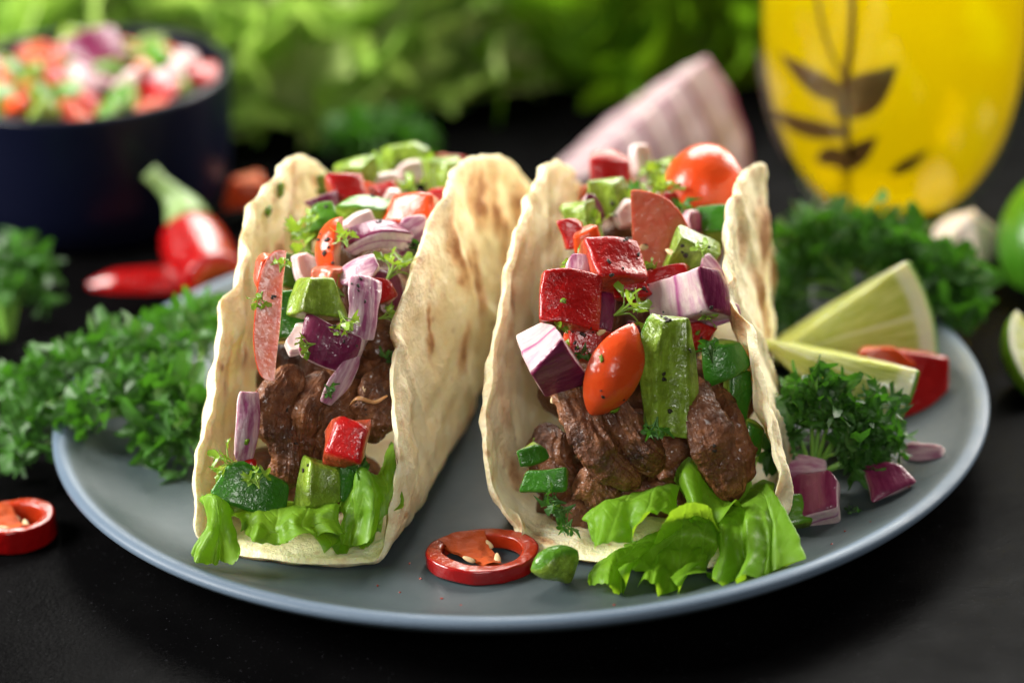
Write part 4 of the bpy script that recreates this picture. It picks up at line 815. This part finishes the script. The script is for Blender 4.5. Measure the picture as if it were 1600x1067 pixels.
# onion wedge
sector('onion_wedge', 'big red onion wedge with rings showing behind the right taco', 'onion', 'onion_wedge', 888, 282, 17.0, 296, -2, 42, 5.0, yaw=10, pitch=4, bulge=.5, n=28, rough=.06)

# oil jar
JC = np.array([12.75, 16.4, 0])
outer = [(0, 0), (1.6, 0), (2.3, .25), (3.1, 1.2), (3.85, 2.7), (4.35, 4.4), (4.6, 6.2), (4.62, 8.0), (4.5, 10.0), (4.1, 12), (3.0, 13.6), (2.0, 14.6), (1.7, 16.0), (1.75, 17.2), (1.85, 17.4)]
inner = [(1.6, 17.4), (1.5, 16.0), (1.8, 14.5), (2.8, 13.4), (3.9, 11.9), (4.3, 10), (4.42, 8), (4.4, 6.2), (4.15, 4.4), (3.65, 2.8), (2.95, 1.5), (2.2, .8), (1.4, .62), (0, .6)]
jar = thing('oil_jar', 'rounded glass jar of yellow oil with steeped herbs at the back right', 'jar', JC)
V, F = lathe(np.concatenate([crv(outer, 70), crv(inner, 70)]), 96); obj('glass', mesh('glass', V, F, MT['glass']), jar)
oilp = [(0, .55), (1.4, .57), (2.2, .75), (2.95, 1.45), (3.66, 2.75), (4.17, 4.4), (4.42, 6.2), (4.44, 8), (4.32, 10), (3.92, 11.85), (3.3, 12.7), (0, 12.7)]
oilp = [(r_*.962, z_+(.12 if z_ < 2 else 0)) for r_, z_ in oilp]
V, F = lathe(np.concatenate([crv(oilp[:-1], 60), [oilp[-1]]]), 96); obj('oil', mesh('oil', V, F, MT['oil']), jar)
def hug(V, base, gap, th=0.0):                    # press a herb against the inside of the glass
    W = np.asarray(V)+base-JC; r0 = np.hypot(W[:, 0], W[:, 1])+1e-9; rn = np.interp(W[:, 2], [.6, .8, 1.5, 2.8, 4.4, 6.2, 8, 10, 12], [1.4, 2.2, 2.95, 3.65, 4.15, 4.4, 4.42, 4.3, 3.9])-gap
    W[:, :2] *= (np.minimum(rn, 99)/r0)[:, None]; return W+JC-base
def inoil(px, py, d):                             # a point just behind the jar's front wall
    y_ = 13.5
    for _ in range(6): p = P(px, py, y_); y_ = JC[1]-math.sqrt(max(np.interp(p[2], [.6, 1.5, 2.8, 4.4, 6.2, 8, 10], [1.4, 2.9, 3.6, 4.1, 4.35, 4.4, 4.3])**2-(p[0]-JC[0])**2, .05))+d
    return P(px, py, y_)
hb = thing('herb_sprig', 'brown herb stem with dark leaves steeped inside the oil jar', 'herb', JC+np.array([-.5, -2.6, 1.3]))
hp = np.array(hb.location)/CM
V, F = tube([inoil(1322, 345, .10)-hp, inoil(1325, 250, .10)-hp, inoil(1318, 150, .10)-hp, inoil(1330, 60, .10)-hp, inoil(1332, -80, .10)-hp], (.1, .12, .15, .11, .09), 30, 8); obj('stem', mesh('stem', V*1.0, F, MT['herb']), hb)
V, F = tube([inoil(1322, 130, .10)-hp, inoil(1290, 60, .10)-hp, inoil(1265, -60, .10)-hp], (.06, .06, .05), 16, 8); obj('stem', mesh('stem', V*1.0, F, MT['herb']), hb)
for (x0, y0, x1, y1, wd) in ((1340, 155, 1218, 78, .5), (1308, 180, 1402, 100, .55), (1335, 204, 1200, 170, .38), (1312, 266, 1372, 210, .3), (1390, 272, 1450, 230, .2), (1325, 235, 1275, 252, .3)):
    wd *= 1.3; a_ = inoil(x0, y0, .16); b_ = inoil(x1, y1, .12); L_ = np.linalg.norm(b_-a_); s_ = np.linspace(0, 1, 24)[:, None]; t_ = np.linspace(-1, 1, 11)[None, :]
    G = np.stack([wd*t_*np.sin(np.pi*s_**.85)*(1-.2*s_), L_*s_+0*t_, -.1*np.sin(3.1*s_)-.10*t_**2*wd+0*s_], -1)
    Gv = G.reshape(-1, 3) @ frame_from(b_-a_, -_f).T + a_-hp; obj('leaf', mesh('leaf', hug(Gv, hp, .07), gridF(24, 11), MT['herb']), hb)

# limes and garlic at the right edge
U, V, F = rbox((2, 2, 2), .9, 20); S_ = V/np.linalg.norm(V, axis=1)[:, None]
Vl = S_*np.array([2.9, 2.5, 2.5])*(1+.04*np.abs(S_[:, :1])**6); place('lime', mesh('lime', Vl, F, MT['lime_peel']), 'whole green lime cut off by the right edge behind the plate', 'lime', P(1692, 372, 11.5), rz(40))
Vg = S_*np.array([1.05, .95, 1.1]); Vg = Vg*(1+.10*np.cos(5*np.arctan2(S_[:, 1], S_[:, 0])))[:, None]; Vg[:, 2] += .5*np.clip(S_[:, 2], 0, 1)**6
place('garlic_bulb', mesh('garlic_bulb', Vg, F, MT['garlic']), 'small blurred white garlic bulb beside the oil jar', 'garlic', P(1508, 385, 12.5), rx(30))
lune('lime_wedge', 'lime wedge cut off by the right edge of the table', 'lime', 'lime', 1640, 566, 2.4, 190, al=38, k=1.2, roll=40, yaw=-95, pitch=0, n=20)

# ------------------------------------------------------------------ specks of pepper, seeds, herb shreds lying on the food
bpy.context.view_layer.update(); dg = bpy.context.evaluated_depsgraph_get()
def cast(px, py):
    d = _f + _r*((px-800)/KPX) - _u*((py-533.5)/KPX); d = d/np.linalg.norm(d)
    ok, loc, nor, *_ = sc.ray_cast(dg, Vector(CLOC*CM), Vector(d)); return (np.array(loc)/CM, np.array(nor)) if ok else (None, None)
def specks(name, label, cat, mat, spots, rng, lo, hi, flat=.5):
    J = Join()
    for (x, y) in spots:
        p, nn = cast(x, y)
        if p is None: continue
        U, V, F = rbox((2, 2, 2), .7, 3); s_ = rng.uniform(lo, hi); V = V*(1+.35*rng.normal(size=V.shape))*np.array([s_, s_*rng.uniform(.5, 1), s_*flat])*.5
        J.add(p+nn*s_*.12+V @ (frame_from(np.cross(nn, rng.normal(size=3))+1e-3, nn)).T, F, edge=1)
    o = obj(name, J.mesh(name, MT[mat])); o['kind'] = 'stuff'; o['label'] = label; o['category'] = cat
rng = np.random.default_rng(9)
hotL = [(432, 462), (508, 375), (515, 390), (498, 365), (522, 405), (640, 380), (645, 385), (520, 515), (470, 690), (448, 640), (560, 450), (575, 640), (585, 300), (625, 255), (590, 350), (480, 725)]
hotR = [(985, 380), (978, 372), (1005, 385), (1020, 285), (1030, 290), (955, 320), (892, 520), (915, 522), (925, 518), (1000, 452), (1010, 447), (1045, 505), (1035, 490), (1038, 590), (1015, 420), (1000, 400), (1040, 500), (940, 615), (1120, 700), (1065, 400), (900, 540), (982, 505), (960, 335), (1075, 545)]
for hot, nm in ((hotL, 'left'), (hotR, 'right')):
    sp = [(x+rng.normal()*4, y+rng.normal()*4) for (x, y) in hot for _ in range(2)]
    sp += [(rng.uniform(430, 640), rng.uniform(300, 720)) for _ in range(10)] if nm == 'left' else [(rng.uniform(880, 1120), rng.uniform(320, 720)) for _ in range(12)]
    specks('pepper_specks', 'coarse black pepper specks scattered over the filling of the %s taco' % nm, 'pepper', 'pepper_speck', sp, rng, .04, .12)
specks('plate_crumbs', 'tiny red and dark crumbs on the plate in front of the tacos', 'crumbs', 'chilli', [(657, 904), (625, 925), (690, 935), (640, 880), (1320, 830), (1300, 850), (1360, 815), (960, 945), (720, 945), (590, 915), (1420, 760)], rng, .03, .075, .4)
specks('herb_shreds', 'tiny chopped parsley shreds stuck on the left taco wall and filling', 'parsley', 'light_parsley', [(437, 292), (437, 300), (418, 330), (405, 465), (480, 555), (600, 400), (500, 300), (880, 470), (940, 560), (1090, 520), (870, 790), (840, 690), (385, 690), (640, 300), (960, 640)], rng, .12, .28, .25)
for (x, y, rl, lb) in ((939, 519, -70, 'pale seed lying beside the crimson pepper cube on the right taco'), (1006, 386, -80, 'pale seed in the pulp of the cut tomato on the right taco'), (1048, 394, 60, 'tan seed on the speckled green pepper of the right taco'),
                       (862, 624, 0, 'tiny yellow seed at the tip of the big red onion chunk'), (570, 608, 40, 'small golden seed on the beef of the left taco')):
    p, nn = cast(x, y)
    if p is not None:
        V, F = g_seed(rng, .30, .15); tag(obj('seed', mesh('seed', V, F, MT['seed']), None, p+nn*.03, FACE @ rz(rl) @ rx(-30), .75 if 'small' in lb or 'tiny' in lb else 1.0), lb, 'seed')
